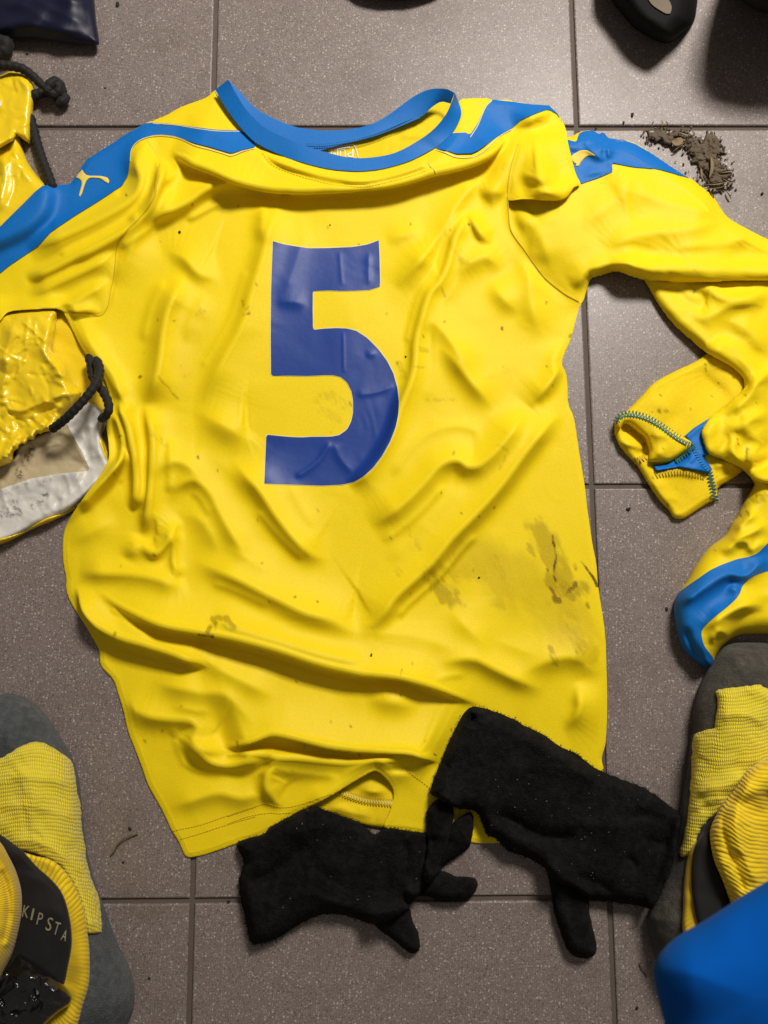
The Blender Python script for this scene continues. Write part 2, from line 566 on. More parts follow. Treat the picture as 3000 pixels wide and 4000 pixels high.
m_leaf = plain('dead_leaf', (.22, .16, .085), .85, .3, 300, .6)
m_crumb = plain('dark_crumb', (.035, .028, .02), .9, .2, 800, .8)
m_lint = plain('pale_lint', (.26, .26, .25), .9, .2)
m_rubber = plain('black_rubber', (.004, .004, .0037), .75, .15, 400, .3)
m_bagcloth = plain('black_bag_cloth', (.006, .006, .006), .8, .2, 500, .5)
m_lining = plain('grey_lining', (.16, .13, .10), .9, .2, 600, .5)
m_shinplastic = plain('glossy_black_plastic', (.006, .006, .007), .16, .6, 90, .35)

def plastic(name, col, rough=.24, stain=False, trans=.0):
    m, nt, b, N, Lk = nodes_of(name)
    g = N('ShaderNodeNewGeometry').outputs['Position']
    n1 = noise_node(nt, g, 25, 4)
    c = mix(nt, n1, tuple(x * .9 for x in col), tuple(min(1, x * 1.06) for x in col))
    if stain:
        a = N('ShaderNodeAttribute'); a.attribute_name = 'stain'
        fine = noise_node(nt, g, 300, 4, .75)
        f = math_node(nt, 'MULTIPLY', a.outputs['Fac'], ramp(nt, fine, [(.42, (0, 0, 0)), (.62, (1, 1, 1))]))
        c = mix(nt, f, c, (.06, .04, .018))
    Lk(c, b.inputs['Base Color'])
    b.inputs['Roughness'].default_value = rough
    b.inputs['Specular IOR Level'].default_value = .5
    def crease(sc): return math_node(nt, 'ABSOLUTE', math_node(nt, 'SUBTRACT', noise_node(nt, g, sc, 2, .5), .5))
    h = math_node(nt, 'MULTIPLY_ADD', crease(230), .6, crease(80))
    bump(nt, b, h, .3, .0018)
    return m
m_plastic = plastic('glossy_yellow_plastic', (.84, .60, .012), .27, True)
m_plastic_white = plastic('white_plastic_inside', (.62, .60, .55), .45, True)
m_plastic_shaded = plastic('shaded_white_plastic_inside', (.46, .38, .23), .5, True)  # white film in cream: interior shade and yellow show-through put into the colour

def knit(name, col, dark, pu, pv):
    """rows of long stitches; u runs across the sock and v along it (photograph pixels)"""
    m, nt, b, N, Lk = nodes_of(name)
    uv = N('ShaderNodeUVMap'); uv.uv_map = 'cloth'
    sp = N('ShaderNodeSeparateXYZ'); Lk(uv.outputs[0], sp.inputs[0])
    g = N('ShaderNodeNewGeometry').outputs['Position']
    wob = math_node(nt, 'ADD', math_node(nt, 'MULTIPLY', noise_node(nt, g, 25, 2), .05), math_node(nt, 'MULTIPLY', noise_node(nt, g, 120, 2), .012))
    u = math_node(nt, 'MULTIPLY', math_node(nt, 'ADD', sp.outputs[0], wob), 2 * math.pi * 1000 / pu)
    v = math_node(nt, 'MULTIPLY', math_node(nt, 'ADD', sp.outputs[1], wob), 2 * math.pi * 1000 / pv)
    su = math_node(nt, 'MULTIPLY_ADD', math_node(nt, 'SINE', u), .5, .5)
    sv = math_node(nt, 'MULTIPLY_ADD', math_node(nt, 'SINE', v), .5, .5)
    h = math_node(nt, 'MULTIPLY', math_node(nt, 'POWER', su, .6), math_node(nt, 'POWER', sv, .5))
    n1 = noise_node(nt, g, 45, 4)
    k = math_node(nt, 'MULTIPLY_ADD', n1, .5, math_node(nt, 'MULTIPLY', h, .9))
    c = ramp(nt, k, [(.12, dark), (.75, col)])  # stitch gaps darker: recess shade and the under-layer are put into the colour
    Lk(c, b.inputs['Base Color'])
    b.inputs['Roughness'].default_value = .8
    b.inputs['Specular IOR Level'].default_value = .2
    b.inputs['Sheen Weight'].default_value = .15
    bump(nt, b, h, .55, .0012)
    return m
m_knit = knit('yellow_knit', (.80, .66, .04), (.46, .37, .025), 8, 15)
m_rib = knit('yellow_rib', (.82, .58, .012), (.40, .26, .008), 400, 17)
m_rib_v = knit('yellow_rib_cuff', (.80, .52, .012), (.36, .21, .008), 17, 400)

def tile_material():
    m, nt, b, N, Lk = nodes_of('speckled_brown_tile')
    g = N('ShaderNodeNewGeometry').outputs['Position']
    big = noise_node(nt, g, 6, 4); mid = noise_node(nt, g, 70, 4)
    base = mix(nt, big, (.184, .147, .133), (.222, .181, .166))
    base = mix(nt, math_node(nt, 'MULTIPLY', mid, .5), base, (.162, .127, .114))
    oi = N('ShaderNodeObjectInfo')
    base = mix(nt, math_node(nt, 'MULTIPLY', oi.outputs['Random'], .25), base, (.16, .13, .118))
    def flecks(scale, lo, colour, c, radius, seed):
        mp = N('ShaderNodeVectorMath'); mp.operation = 'ADD'; mp.inputs[1].default_value = (seed, seed * 2.3, 0)
        Lk(g, mp.inputs[0])
        v = N('ShaderNodeTexVoronoi'); v.inputs['Scale'].default_value = scale; v.voronoi_dimensions = '2D'
        Lk(mp.outputs[0], v.inputs['Vector'])
        s = N('ShaderNodeSeparateColor'); Lk(v.outputs['Color'], s.inputs[0])
        pick = math_node(nt, 'GREATER_THAN', s.outputs[0], lo)
        rad = math_node(nt, 'MULTIPLY_ADD', s.outputs[1], radius * .8, radius * .35)
        inside = math_node(nt, 'LESS_THAN', v.outputs['Distance'], rad)
        f = math_node(nt, 'MULTIPLY', pick, inside)
        f = math_node(nt, 'MULTIPLY', f, math_node(nt, 'MULTIPLY_ADD', s.outputs[2], .5, .45))
        return mix(nt, f, c, colour)
    c = flecks(560, .40, (.090, .072, .064), base, .36, 1.0)
    c = flecks(520, .45, (.33, .29, .27), c, .32, 3.7)
    c = flecks(340, .76, (.46, .41, .38), c, .24, 7.1)
    dirt = noise_node(nt, g, 14, 6, .7)
    c = mix(nt, ramp(nt, dirt, [(.52, (0, 0, 0)), (.76, (.6, .6, .6))]), c, (.105, .078, .060))
    Lk(c, b.inputs['Base Color'])
    Lk(math_node(nt, 'MULTIPLY_ADD', big, .2, .33), b.inputs['Roughness'])
    b.inputs['Specular IOR Level'].default_value = .45
    bump(nt, b, mid, .12, .001)
    return m
m_tile = tile_material()
m_grout = plain('brown_grout', (.118, .093, .079), .9, .2, 900, .6)

# ------------------------------------------------------------------ floor of tiles
cg, sg = math.cos(GRID_ROT), math.sin(GRID_ROT)
def grid_to_world(gx, gy): return (cg * gx - sg * gy, sg * gx + cg * gy)
gv = [(*grid_to_world(x, y), -.0022) for x, y in ((-1.2, -1.3), (1.2, -1.3), (1.2, 1.5), (-1.2, 1.5))]
floor = mesh_from('floor', gv, [(0, 1, 2, 3)], m_grout, flat=True)
floor['kind'] = 'structure'; floor['label'] = 'brown speckled square floor tiles with recessed grout lines'
def tile_mesh():
    h, bv, dz = PITCH / 2 - .0021, .0012, .0009
    rings = [(h, -.004), (h, -dz), (h - bv * .35, -dz * .35), (h - bv, 0)]
    v, f = [], []
    for r, z in rings:
        v += [(-r, -r, z), (r, -r, z), (r, r, z), (-r, r, z)]
    for k in range(3):
        for i in range(4):
            j = (i + 1) % 4
            f.append((k * 4 + i, k * 4 + j, k * 4 + 4 + j, k * 4 + 4 + i))
    f.append((12, 13, 14, 15))
    me = bpy.data.meshes.new('tile'); me.from_pydata(v, [], f); me.materials.append(m_tile)
    return me
tile_me = tile_mesh()
rnd = random.Random(4)
for i in range(-2, 4):
    for j in range(-2, 6):
        gx, gy = GRID_X + (i - .5) * PITCH, GRID_Y - (j - .5) * PITCH
        o = bpy.data.objects.new('tile', tile_me); COL.objects.link(o)
        wx, wy = grid_to_world(gx, gy)
        o.location = (wx, wy, rnd.uniform(-.0003, .0003)); o.rotation_euler = (rnd.uniform(-.0008, .0008), rnd.uniform(-.0008, .0008), GRID_ROT)
        o.parent = floor

# ------------------------------------------------------------------ small builders on top of a sheet
def ribbons(name, lines, width, host, mat, parent, off=.5, lift=.5, kind='stuff'):
    """thin raised threads lying on a sheet; every line is an array of photograph pixels"""
    V, Fc = [], []
    for ln in lines:
        ln = np.asarray(ln, float)
        t = np.gradient(ln, axis=0); t /= np.linalg.norm(t, axis=1, keepdims=True) + 1e-9
        nrm = np.stack([-t[:, 1], t[:, 0]], 1) * width / 2
        rows = []
        for k, dz in ((-1, 0), (0, lift), (1, 0)):
            q = ln + nrm * k
            z, sx, sy = host.sample(q[:, 0], q[:, 1])
            rows.append(at(q[:, 0] + sx, q[:, 1] + sy, (z + off + dz) / 1000))
        n, b = len(ln), len(V)
        for r in rows: V.extend(r)
        for k in range(2):
            for i in range(n - 1):
                Fc.append((b + k * n + i, b + k * n + i + 1, b + (k + 1) * n + i + 1, b + (k + 1) * n + i))
    o = mesh_from(name, V, Fc, mat, parent)
    if kind: o['kind'] = kind
    return o

def dashes(path, dash, gap):
    p = resample(catmull(path, n=6), 3)
    s = np.r_[0, np.cumsum(np.linalg.norm(np.diff(p, axis=0), axis=1))]
    out, a = [], 0
    while a + dash < s[-1]:
        u = np.linspace(a, a + dash, 3)
        out.append(np.stack([np.interp(u, s, p[:, k]) for k in (0, 1)], 1))
        a += dash + gap
    return out

def ladder(path, width, pitch, skew=.5):
    p = resample(catmull(path, n=6), 3)
    s = np.r_[0, np.cumsum(np.linalg.norm(np.diff(p, axis=0), axis=1))]
    t = np.gradient(p, axis=0); t /= np.linalg.norm(t, axis=1, keepdims=True) + 1e-9
    def P(a, k):
        q = np.array([np.interp(a, s, p[:, c]) for c in (0, 1)]); d = np.array([np.interp(a, s, t[:, c]) for c in (0, 1)])
        return q + np.array([-d[1], d[0]]) * k * width / 2
    out, a = [], 0
    while a < s[-1]:
        out.append(np.array([P(a, -1), P(a + pitch * skew * .5, 0), P(a + pitch * skew, 1)]))
        out.append(np.array([P(a + pitch * skew, 1), P(a + pitch * .75, 0), P(a + pitch, -1)]))
        a += pitch
    return out

def edge_line(path): return [resample(catmull(path, n=6), 8)]

def loft(name, rows, mat, parent, n=90, m=10, bulge=0.0):
    R = []
    for path, z in rows:
        z = np.asarray(z, float)
        q = np.column_stack([path, np.interp(np.linspace(0, 1, len(path)), np.linspace(0, 1, len(z)), z)])
        q = catmull(q, n=8)
        s = np.r_[0, np.cumsum(np.linalg.norm(np.diff(q[:, :2], axis=0), axis=1))]
        u = np.linspace(0, s[-1], n)
        R.append(np.stack([np.interp(u, s, q[:, k]) for k in range(3)], 1))
    R = np.array(R)
    G = np.array([catmull(R[:, i], n=m) for i in range(n)])           # n x M x 3
    M_ = G.shape[1]
    t = np.linspace(0, 1, M_)
    G[:, :, 2] += bulge * 4 * t * (1 - t)
    co = at(G[..., 0], G[..., 1], G[..., 2] / 1000).reshape(-1, 3)
    f = [(i * M_ + j, i * M_ + j + 1, (i + 1) * M_ + j + 1, (i + 1) * M_ + j) for i in range(n - 1) for j in range(M_ - 1)]
    o = mesh_from(name, co, f, mat, parent)
    o.data.uv_layers.new(name='cloth')
    return o

def glyph(ch):
    cu = bpy.data.curves.new('glyph', 'FONT'); cu.body = ch; cu.resolution_u = 3
    ob = bpy.data.objects.new('glyph', cu); COL.objects.link(ob)
    dg = bpy.context.evaluated_depsgraph_get()
    me = ob.evaluated_get(dg).to_mesh()
    v = np.array([(p.co.x, p.co.y) for p in me.vertices]); f = [tuple(p.vertices) for p in me.polygons]
    ob.evaluated_get(dg).to_mesh_clear()
    bpy.data.objects.remove(ob); bpy.data.curves.remove(cu)
    v -= v.min(0); v /= v.max(0)
    return v - .5, f

def letter(name, ch, centre, w, h, ang, host, mat, parent, off=.9, flip=1):
    v, f = glyph(ch)
    c, s = math.cos(ang), math.sin(ang)
    x, y = v[:, 0] * w * flip, -v[:, 1] * h
    px, py = centre[0] + c * x - s * y, centre[1] + s * x + c * y
    z, sx, sy = host.sample(px, py)
    return mesh_from(name, at(px + sx, py + sy, (z + off) / 1000), f, mat, parent, flat=True)

def stain_field(spec):
    def fn(px, py):
        out = np.zeros(px.shape)
        for path, w, strength, sc, thr in spec:
            p = catmull(path, n=3) if len(path) > 2 else np.asarray(path, float)
            lo, hi = p.min(0) - 3 * w, p.max(0) + 3 * w
            m = (px > lo[0]) & (px < hi[0]) & (py > lo[1]) & (py < hi[1])
            if not m.any(): continue
            x, y = px[m], py[m]
            best = np.full(x.shape, 1e12)
            for k in range(len(p) - 1):
                d = p[k + 1] - p[k]; L = d @ d + 1e-9
                t = np.clip(((x - p[k, 0]) * d[0] + (y - p[k, 1]) * d[1]) / L, 0, 1)
                best = np.minimum(best, (x - p[k, 0] - t * d[0])**2 + (y - p[k, 1] - t * d[1])**2)
            g = np.exp(-best / (w * w))
            xa, ya = .87 * x - .5 * y, .5 * x + .87 * y      # streaks run down to the right
            n = .5 + .5 * fbm(xa / sc, ya / (sc * 2.6), 5, 3) / 1.3
            out[m] = np.maximum(out[m], strength * smooth(thr, thr + .5, g * (.42 + n)))
        return np.clip(out, 0, 1)
    return fn

# ------------------------------------------------------------------ yellow plastic drawstring bag
rk = np.random.RandomState(8)
def crinkles(n, box, lo=50, hi=150, h=2.4, w=7):
    """sharp random creases of thin film"""
    out = []
    for _ in range(n):
        x, y, a, l = rk.uniform(box[0], box[2]), rk.uniform(box[1], box[3]), rk.uniform(0, 6.28), rk.uniform(lo, hi)
        b = a + rk.uniform(-.5, .5)
        out.append((np.array([(x, y), (x + l * .5 * math.cos(a), y + l * .5 * math.sin(a)), (x + l * .5 * (math.cos(a) + math.cos(b)), y + l * .5 * (math.sin(a) + math.sin(b)))]),
                    h * rk.uniform(.4, 1) * rk.choice([1, 1, -1]), w * rk.uniform(.6, 1.4), w * rk.uniform(.6, 1.4), {}))
    return out
bag = thing('drawstring_bag', 'glossy yellow plastic drawstring bag with white inside and black cord', 'bag')
bag_stain = stain_field([(pts('D', [(215, 1230), (170, 1320), (130, 1400), (80, 1470)]), 26, 1.0, 22, .45),
                         (pts('D', [(60, 1640), (200, 1630), (260, 1600)]), 22, .9, 18, .6), (pts('D', [(0, 1560), (160, 1480), (330, 1450), (350, 1440)]), 14, .8, 16, .62),
                         (pts('D', [(280, 1540), (300, 1550)]), 16, .8, 12, .5), (pts('G', [(10, 20), (120, 10)]), 22, .8, 14, .55),
                         (pts('D', [(0, 1650), (90, 1600)]), 26, .7, 16, .6)])
back = Piece(pts('D', [(150, 330), (430, 330), (720, 760), (735, 1000), (640, 1000), (540, 960), (300, 950), (100, 700)]), th=2, r=30, noise=[(1.2, 120, 1)]).cover()
back.build('bag_back_layer', m_plastic, bag, {'stain': bag_stain})
inside_out = pts('D', [(-250, 1250), (90, 1300), (110, 1220), (320, 1120), (430, 1060), (560, 945), (640, 975), (690, 1045), (660, 1150), (690, 1290), (720, 1380), (620, 1500), (500, 1620)],
                 'G', [(420, 12), (320, 62), (200, 112), (80, 172), (0, 205), (-250, 260)])
inner = Piece(inside_out, th=10, r=24, noise=[(1.4, 90, 2), (.5, 34, 4)],
              folds=[(pts('D', [(-200, 1400), (0, 1360), (150, 1330), (300, 1300), (430, 1240)]), -11, 130, 120, {'taper': 0}),
                     (pts('D', [(-100, 1530), (0, 1510), (200, 1440), (400, 1405), (590, 1395)]), 6, 14, 40),
                     (pts('D', [(430, 1080), (480, 1180), (530, 1280), (590, 1390)]), 4, 12, 26),
                     (pts('D', [(640, 1000), (640, 1150), (640, 1260), (690, 1330)]), 4, 18, 18),
                     (pts('D', [(560, 960), (580, 1100), (600, 1250), (600, 1350)]), 2.5, 16, 12),
                     (pts('D', [(540, 1370), (440, 1520), (300, 1640)]), 3, 12, 12),
                     (pts('D', [(640, 1420), (560, 1530), (400, 1640)], 'G', [(290, 15), (100, 150), (-100, 190)]), 5, 22, 22)] + crinkles(30, (-50, 1600, 420, 2080), 60, 180, 1.8)).cover()
inner.build('bag_inside', m_plastic_shaded, bag, {'stain': bag_stain})
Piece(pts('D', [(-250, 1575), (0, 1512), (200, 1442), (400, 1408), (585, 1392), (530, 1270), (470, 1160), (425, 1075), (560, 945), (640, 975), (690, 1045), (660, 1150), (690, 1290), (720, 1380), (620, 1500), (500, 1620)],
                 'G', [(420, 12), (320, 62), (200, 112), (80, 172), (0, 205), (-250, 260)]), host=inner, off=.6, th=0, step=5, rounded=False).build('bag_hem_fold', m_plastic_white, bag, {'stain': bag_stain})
rim = Piece(pts('D', [(640, 1440), (560, 1560), (430, 1659)], 'G', [(300, 40), (150, 128), (0, 172), (-250, 215), (-250, 275), (0, 212), (80, 180), (200, 116), (320, 66), (460, 0)],
                'D', [(500, 1630), (620, 1510)]), host=inner, off=1.2, th=3, r=14, noise=[(1.2, 22, 3)], step=5)
rim.build('bag_rim', m_plastic, bag, {'stain': bag_stain})
rim2 = Piece(pts('D', [(645, 1180), (665, 1185), (690, 1250), (705, 1300), (695, 1320), (670, 1270), (650, 1220)]), host=inner, off=1.0, th=2, r=10, step=5, noise=[(1, 20, 1)])
rim2.build('bag_rim', m_plastic, bag, {'stain': bag_stain})
mouth = pts('D', [(-250, 330), (60, 355), (200, 340), (365, 345), (362, 450), (345, 560), (333, 610), (380, 660), (430, 730), (445, 800), (470, 835), (530, 880), (480, 960), (400, 1040),
                  (320, 1140), (290, 1135), (270, 1155), (235, 1150), (220, 1195), (185, 1185), (170, 1220), (130, 1215), (115, 1255), (90, 1260), (80, 1330), (40, 1350), (0, 1365), (-250, 1400)])
pleats = []
for k in range(15):
    a = k / 14
    ex, ey = 320 - 330 * a, 1130 + 215 * a + 12 * math.sin(k * 2.1)
    L = 90 + 60 * ((k * 37) % 10) / 10
    pleats.append((pts('D', [(ex, ey), (ex + 30 + 14 * math.sin(k), ey - L * .5), (ex + 70, ey - L)]), 4.5, 9, 9, {'taper': .05}))
front = Piece(mouth, th=13, r=40, base=1, noise=[(1.6, 150, 5), (.4, 50, 1)], soft=20, step=5, edge=.8,
              folds=[(pts('D', [(20, 960), (120, 1000), (250, 960), (400, 900), (520, 880)]), 6, 26, 18),
                     (pts('D', [(330, 620), (400, 760), (500, 870)]), 6, 22, 30), (pts('D', [(0, 620), (50, 700), (20, 850), (30, 1000)]), 5, 26, 22),
                     (pts('D', [(340, 400), (310, 560), (320, 700)]), 5, 20, 30), (pts('D', [(310, 790), (380, 760), (450, 810)]), 4, 20, 20),
                     (pts('D', [(90, 400), (60, 560), (0, 760)]), 5, 30, 26)] + pleats + crinkles(60, (-50, 1220, 300, 1800)) + crinkles(50, (-50, 1520, 260, 1780), 30, 80)).cover()
front.build('bag_front_layer', m_plastic, bag, {'stain': bag_stain})
low = Piece(pts('A', [(-250, 900), (0, 900), (110, 860), (140, 945), (180, 1050), (240, 1140), (300, 1220), (250, 1420), (0, 1560), (-250, 1600)]), th=10, r=40, noise=[(1.6, 130, 3)],
            folds=[(pts('A', [(0, 960), (30, 1100), (20, 1240), (-20, 1400)]), 5, 30, 20), (pts('A', [(100, 920), (130, 1050), (220, 1190)]), 3, 16, 30)] + crinkles(16, (-50, 560, 160, 880))).cover()
low.build('bag_side_layer', m_plastic, bag, {'stain': bag_stain})
flap = Piece(pts('A', [(-250, 500), (-60, 480), (0, 492), (60, 460), (130, 466), (185, 485), (215, 530), (228, 575), (216, 700), (204, 800), (196, 935), (150, 905), (104, 868), (96, 905), (0, 962), (-250, 1010)]),
             th=12, r=30, base=3, noise=[(1.6, 140, 2), (.5, 40, 4)], soft=16, rounded=False,
             folds=[(pts('A', [(90, 470), (140, 520), (215, 600)]), 3, 14, 20)] + crinkles(14, (-50, 290, 130, 560))).cover()
flap.build('bag_flap', m_plastic, bag, {'stain': bag_stain})
dot = Piece(pts('A', [(-16, 655), (4, 652), (12, 672), (6, 690), (-14, 694)]), host=flap, off=.5, th=0, step=4)
dot.build('white_print', m_neckprint, bag)
cord_px('drawstring', pts('D', [(620, 660), (645, 740), (625, 820), (570, 900), (500, 980), (420, 1060), (330, 1128)]), [20, 26, 33, 36, 36, 32, 22], .0036, m_cord, bag, braid=.17, lay_len=.011, sides=16)
cord_px('drawstring', pts('D', [(570, 640), (588, 700), (600, 780), (640, 840), (690, 920), (706, 985), (690, 1030), (650, 1060)]), [14, 16, 18, 22, 24, 26, 24, 14], .0034, m_cord, bag, braid=.17, lay_len=.011, sides=16)
cord_px('drawstring', pts('A', [(-60, 425), (0, 424), (70, 428), (150, 448), (220, 500), (270, 550), (310, 580), (350, 545), (385, 570), (360, 610), (310, 590), (330, 540), (370, 530), (400, 575), (390, 630), (345, 625)]),
        [20, 20, 19, 17, 14, 12, 10, 14, 13, 12, 16, 17, 14, 10, 8, 6], .0040, m_cord, bag, braid=.17, lay_len=.011, sides=16)
cord_px('drawstring', pts('A', [(200, 640), (235, 612), (290, 600), (350, 600), (400, 620), (425, 640), (400, 660), (375, 690)]), [10, 10, 9, 8, 8, 8, 8, 6], .0042, m_cord, bag, braid=.17, lay_len=.011, sides=16)
cord_px('drawstring', pts('A', [(190, 740), (215, 830), (240, 930), (275, 1040), (315, 1140), (345, 1230)]), [8, 6, 5, 5, 5, 5], .0040, m_cord, bag, braid=.17, lay_len=.011, sides=16)
cord_px('drawstring', pts('A', [(-80, 250), (0, 275), (40, 285), (30, 330), (-20, 350), (-80, 360)]), [14, 14, 14, 12, 12, 12], .0062, m_cord, bag, braid=.2, lay_len=.012, sides=14)

# ------------------------------------------------------------------ jersey
jersey = thing('jersey', 'muddy yellow long-sleeved football jersey with blue trim and number 5, spread on the tiles', 'jersey')

stain_spec = [
    (pts('S', [(1060, 690), (1130, 850), (1190, 1000)]), 60, .42, 20, .30), (pts('S', [(1150, 1010), (1250, 1090), (1300, 1060)]), 50, .5, 18, .32), (pts('S', [(1190, 1120), (1260, 1280), (1340, 1430)]), 70, .3, 20, .30),
    (pts('S', [(440, 990), (520, 1090)]), 60, .42, 13, .36), (pts('S', [(560, 930), (700, 880), (830, 980), (860, 1080)]), 80, .26, 26, .30), (pts('S', [(800, 870), (850, 980)]), 24, .34, 12, .34),
    (pts('T', [(362, 203), (395, 210), (425, 212)]), 12, 1.0, 10, .22), (pts('T', [(405, 190), (415, 165), (440, 150)]), 12, .6, 9, .3), (pts('T', [(425, 135), (470, 130), (500, 140), (530, 175)]), 16, .5, 9, .38),
    (pts('S', [(1145, 745), (1160, 830), (1165, 880), (1155, 950), (1165, 1010)]), 9, 1.00, 16, .45),
    (pts('S', [(1080, 690), (1110, 760), (1130, 830)]), 26, 0.43, 12, .5), (pts('S', [(1010, 800), (1030, 850)]), 24, 0.38, 12, .55),
    (pts('S', [(1130, 1040), (1170, 1130), (1220, 1090), (1280, 1030)]), 17, 0.84, 14, .42), (pts('S', [(1200, 1050), (1260, 1110)]), 30, 0.54, 16, .45),
    (pts('S', [(1275, 915), (1285, 945)]), 10, 0.81, 10, .4), (pts('S', [(1315, 895), (1350, 940), (1390, 1000), (1410, 1040)]), 9, 1.00, 12, .45),
    (pts('S', [(1200, 1130), (1240, 1230), (1330, 1420)]), 50, .38, 16, .5), (pts('S', [(1350, 1140), (1360, 1160)]), 14, 0.68, 12, .45),
    (pts('S', [(1170, 900), (1180, 1010)]), 46, 0.30, 26, .35), (pts('S', [(1130, 1410), (1160, 1500)]), 26, 0.47, 14, .5), (pts('S', [(1290, 1380), (1300, 1420)]), 22, 0.47, 12, .5),
    (pts('S', [(430, 980), (500, 1060), (560, 1130)]), 48, .45, 11, .5), (pts('S', [(460, 1060), (520, 1110)]), 26, .5, 9, .5), (pts('S', [(600, 1130), (630, 1150)]), 18, 0.22, 9, .5),
    (pts('S', [(815, 870), (830, 920), (850, 960)]), 12, 0.22, 12, .45), (pts('S', [(780, 990), (860, 1060)]), 34, 0.12, 14, .45), (pts('S', [(620, 900), (760, 880), (850, 1000)]), 120, .24, 60, .42),
    (pts('S', [(900, 1000), (1100, 1100), (1300, 1250)]), 150, .22, 70, .36),
    (pts('S', [(340, 790), (360, 810)]), 22, 0.19, 10, .5), (pts('S', [(230, 940), (245, 960)]), 16, 0.19, 10, .5), (pts('S', [(840, 340), (880, 250), (830, 210)]), 12, 0.19, 9, .5),
    (pts('T', [(365, 205), (420, 212)]), 9, 0.59, 10, .4), (pts('T', [(400, 185), (410, 172)]), 9, 0.37, 8, .45), (pts('T', [(430, 130), (440, 180), (435, 170)]), 12, 0.31, 7, .5),
    (pts('T', [(420, 130), (450, 128), (490, 130)]), 11, 0.31, 8, .5), (pts('T', [(480, 165), (530, 180)]), 16, 0.26, 8, .55), (pts('T', [(120, 180), (140, 175)]), 16, 0.19, 8, .55),
    (pts('P', [(880, 1020), (870, 1090), (900, 1080)]), 22, 0.20, 9, .55), (pts('P', [(740, 1030), (700, 1120)]), 30, 0.12, 9, .55), (pts('P', [(1125, 1015), (1130, 1040)]), 9, 0.37, 8, .4),
    (pts('P', [(1160, 1050), (1140, 1100)]), 10, 0.31, 8, .45), (pts('P', [(630, 1465), (680, 1520), (745, 1600)]), 9, 0.37, 9, .5), (pts('P', [(770, 1410), (800, 1450)]), 26, 0.19, 9, .55),
    (pts('P', [(800, 1100), (900, 1300), (780, 1400)]), 120, 0.06, 50, .42), (pts('P', [(560, 1300), (535, 1330)]), 8, 0.19, 8, .5),
    (pts('E', [(380, 930), (480, 900), (560, 960), (620, 970)]), 34, .16, 9, .55), (pts('E', [(430, 1000), (540, 1060)]), 30, .12, 9, .55), (pts('E', [(610, 950), (625, 975)]), 9, 0.50, 8, .4),
    (pts('E', [(470, 1140), (490, 1130)]), 12, 0.28, 8, .5), (pts('E', [(930, 700), (960, 780), (940, 790)]), 22, 0.24, 9, .52), (pts('E', [(1050, 600), (1110, 610)]), 16, 0.25, 9, .52),
    (pts('E', [(1030, 718), (1090, 718)]), 7, 0.25, 9, .5), (pts('E', [(1210, 210), (1225, 260)]), 10, 0.31, 8, .5), (pts('E', [(1330, 20), (1370, 40)]), 22, 0.20, 9, .55),
    (pts('E', [(1100, 930), (1280, 930)]), 14, 0.19, 9, .55), (pts('E', [(1490, 790), (1640, 740)]), 20, 0.09, 20, .45), (pts('E', [(1580, 1380), (1620, 1290)]), 10, 0.25, 8, .55),
    (pts('T', [(700, 850), (800, 950), (830, 920)]), 28, 0.14, 10, .5), (pts('H', [(900, 380), (920, 400)]), 20, 0.19, 9, .5), (pts('H', [(960, 90), (1060, 200)]), 20, 0.15, 9, .55),
    (pts('R', [(870, 210), (860, 240)]), 20, 0.15, 10, .5), (pts('D', [(1000, 1150), (1070, 1220)]), 18, 0.22, 9, .6),
]
rs = np.random.RandomState(11)
for _ in range(80):                                     # scattered specks of dirt
    x, y = rs.uniform(420, 2250), rs.uniform(750, 3000)
    stain_spec.append((np.array([(x, y), (x + rs.uniform(-6, 6), y + rs.uniform(2, 9))]), rs.uniform(3.5, 6), rs.uniform(.35, .85), 30, .25))
j_stain = stain_field(stain_spec)

# right sleeve first: everything else lies over it
sleeve_r_out = pts('C', [(250, 900), (380, 885), (430, 860), (470, 848), (520, 845), (570, 870), (590, 850), (625, 895), (720, 905), (800, 930), (900, 990), (1040, 1085), (1160, 1158), (1300, 1270), (1390, 1400),
                         (1500, 1470), (1659, 1550)], 'Z', [(3250, 1040), (3330, 1150), (3200, 1100)],
                   'F', [(1659, 155), (1400, 160), (1200, 162), (1000, 160), (870, 150), (780, 130), (680, 95), (560, 130), (515, 140), (490, 200), (460, 295), (440, 310)],
                   'R', [(1270, 1030), (1180, 990), (1080, 920), (1020, 860), (920, 720), (830, 600), (810, 450), (830, 250), (900, 120)])
cuff_out = pts('F', [(1270, 630), (1200, 680), (1050, 750), (910, 830), (840, 910), (750, 1000), (690, 1030), (665, 1080), (668, 1150), (700, 1230), (780, 1320), (810, 1350), (870, 1450), (950, 1570), (1030, 1659)],
               'I', [(1040, 30), (1082, 45), (1120, 38)], 'F', [(1180, 1659), (1285, 1592), (1328, 1582), (1335, 1500), (1400, 1460), (1505, 1385), (1600, 1300), (1640, 1000), (1560, 700), (1400, 560)])
sleeve_r_anchor = thing('sleeve', 'x', 'x'); del sleeve_r_anchor['label'], sleeve_r_anchor['category']
sleeve_r_anchor.parent = jersey
sleeve_r_anchor['label'] = 'crumpled sleeve doubled back on itself with its cuff turned inside out'
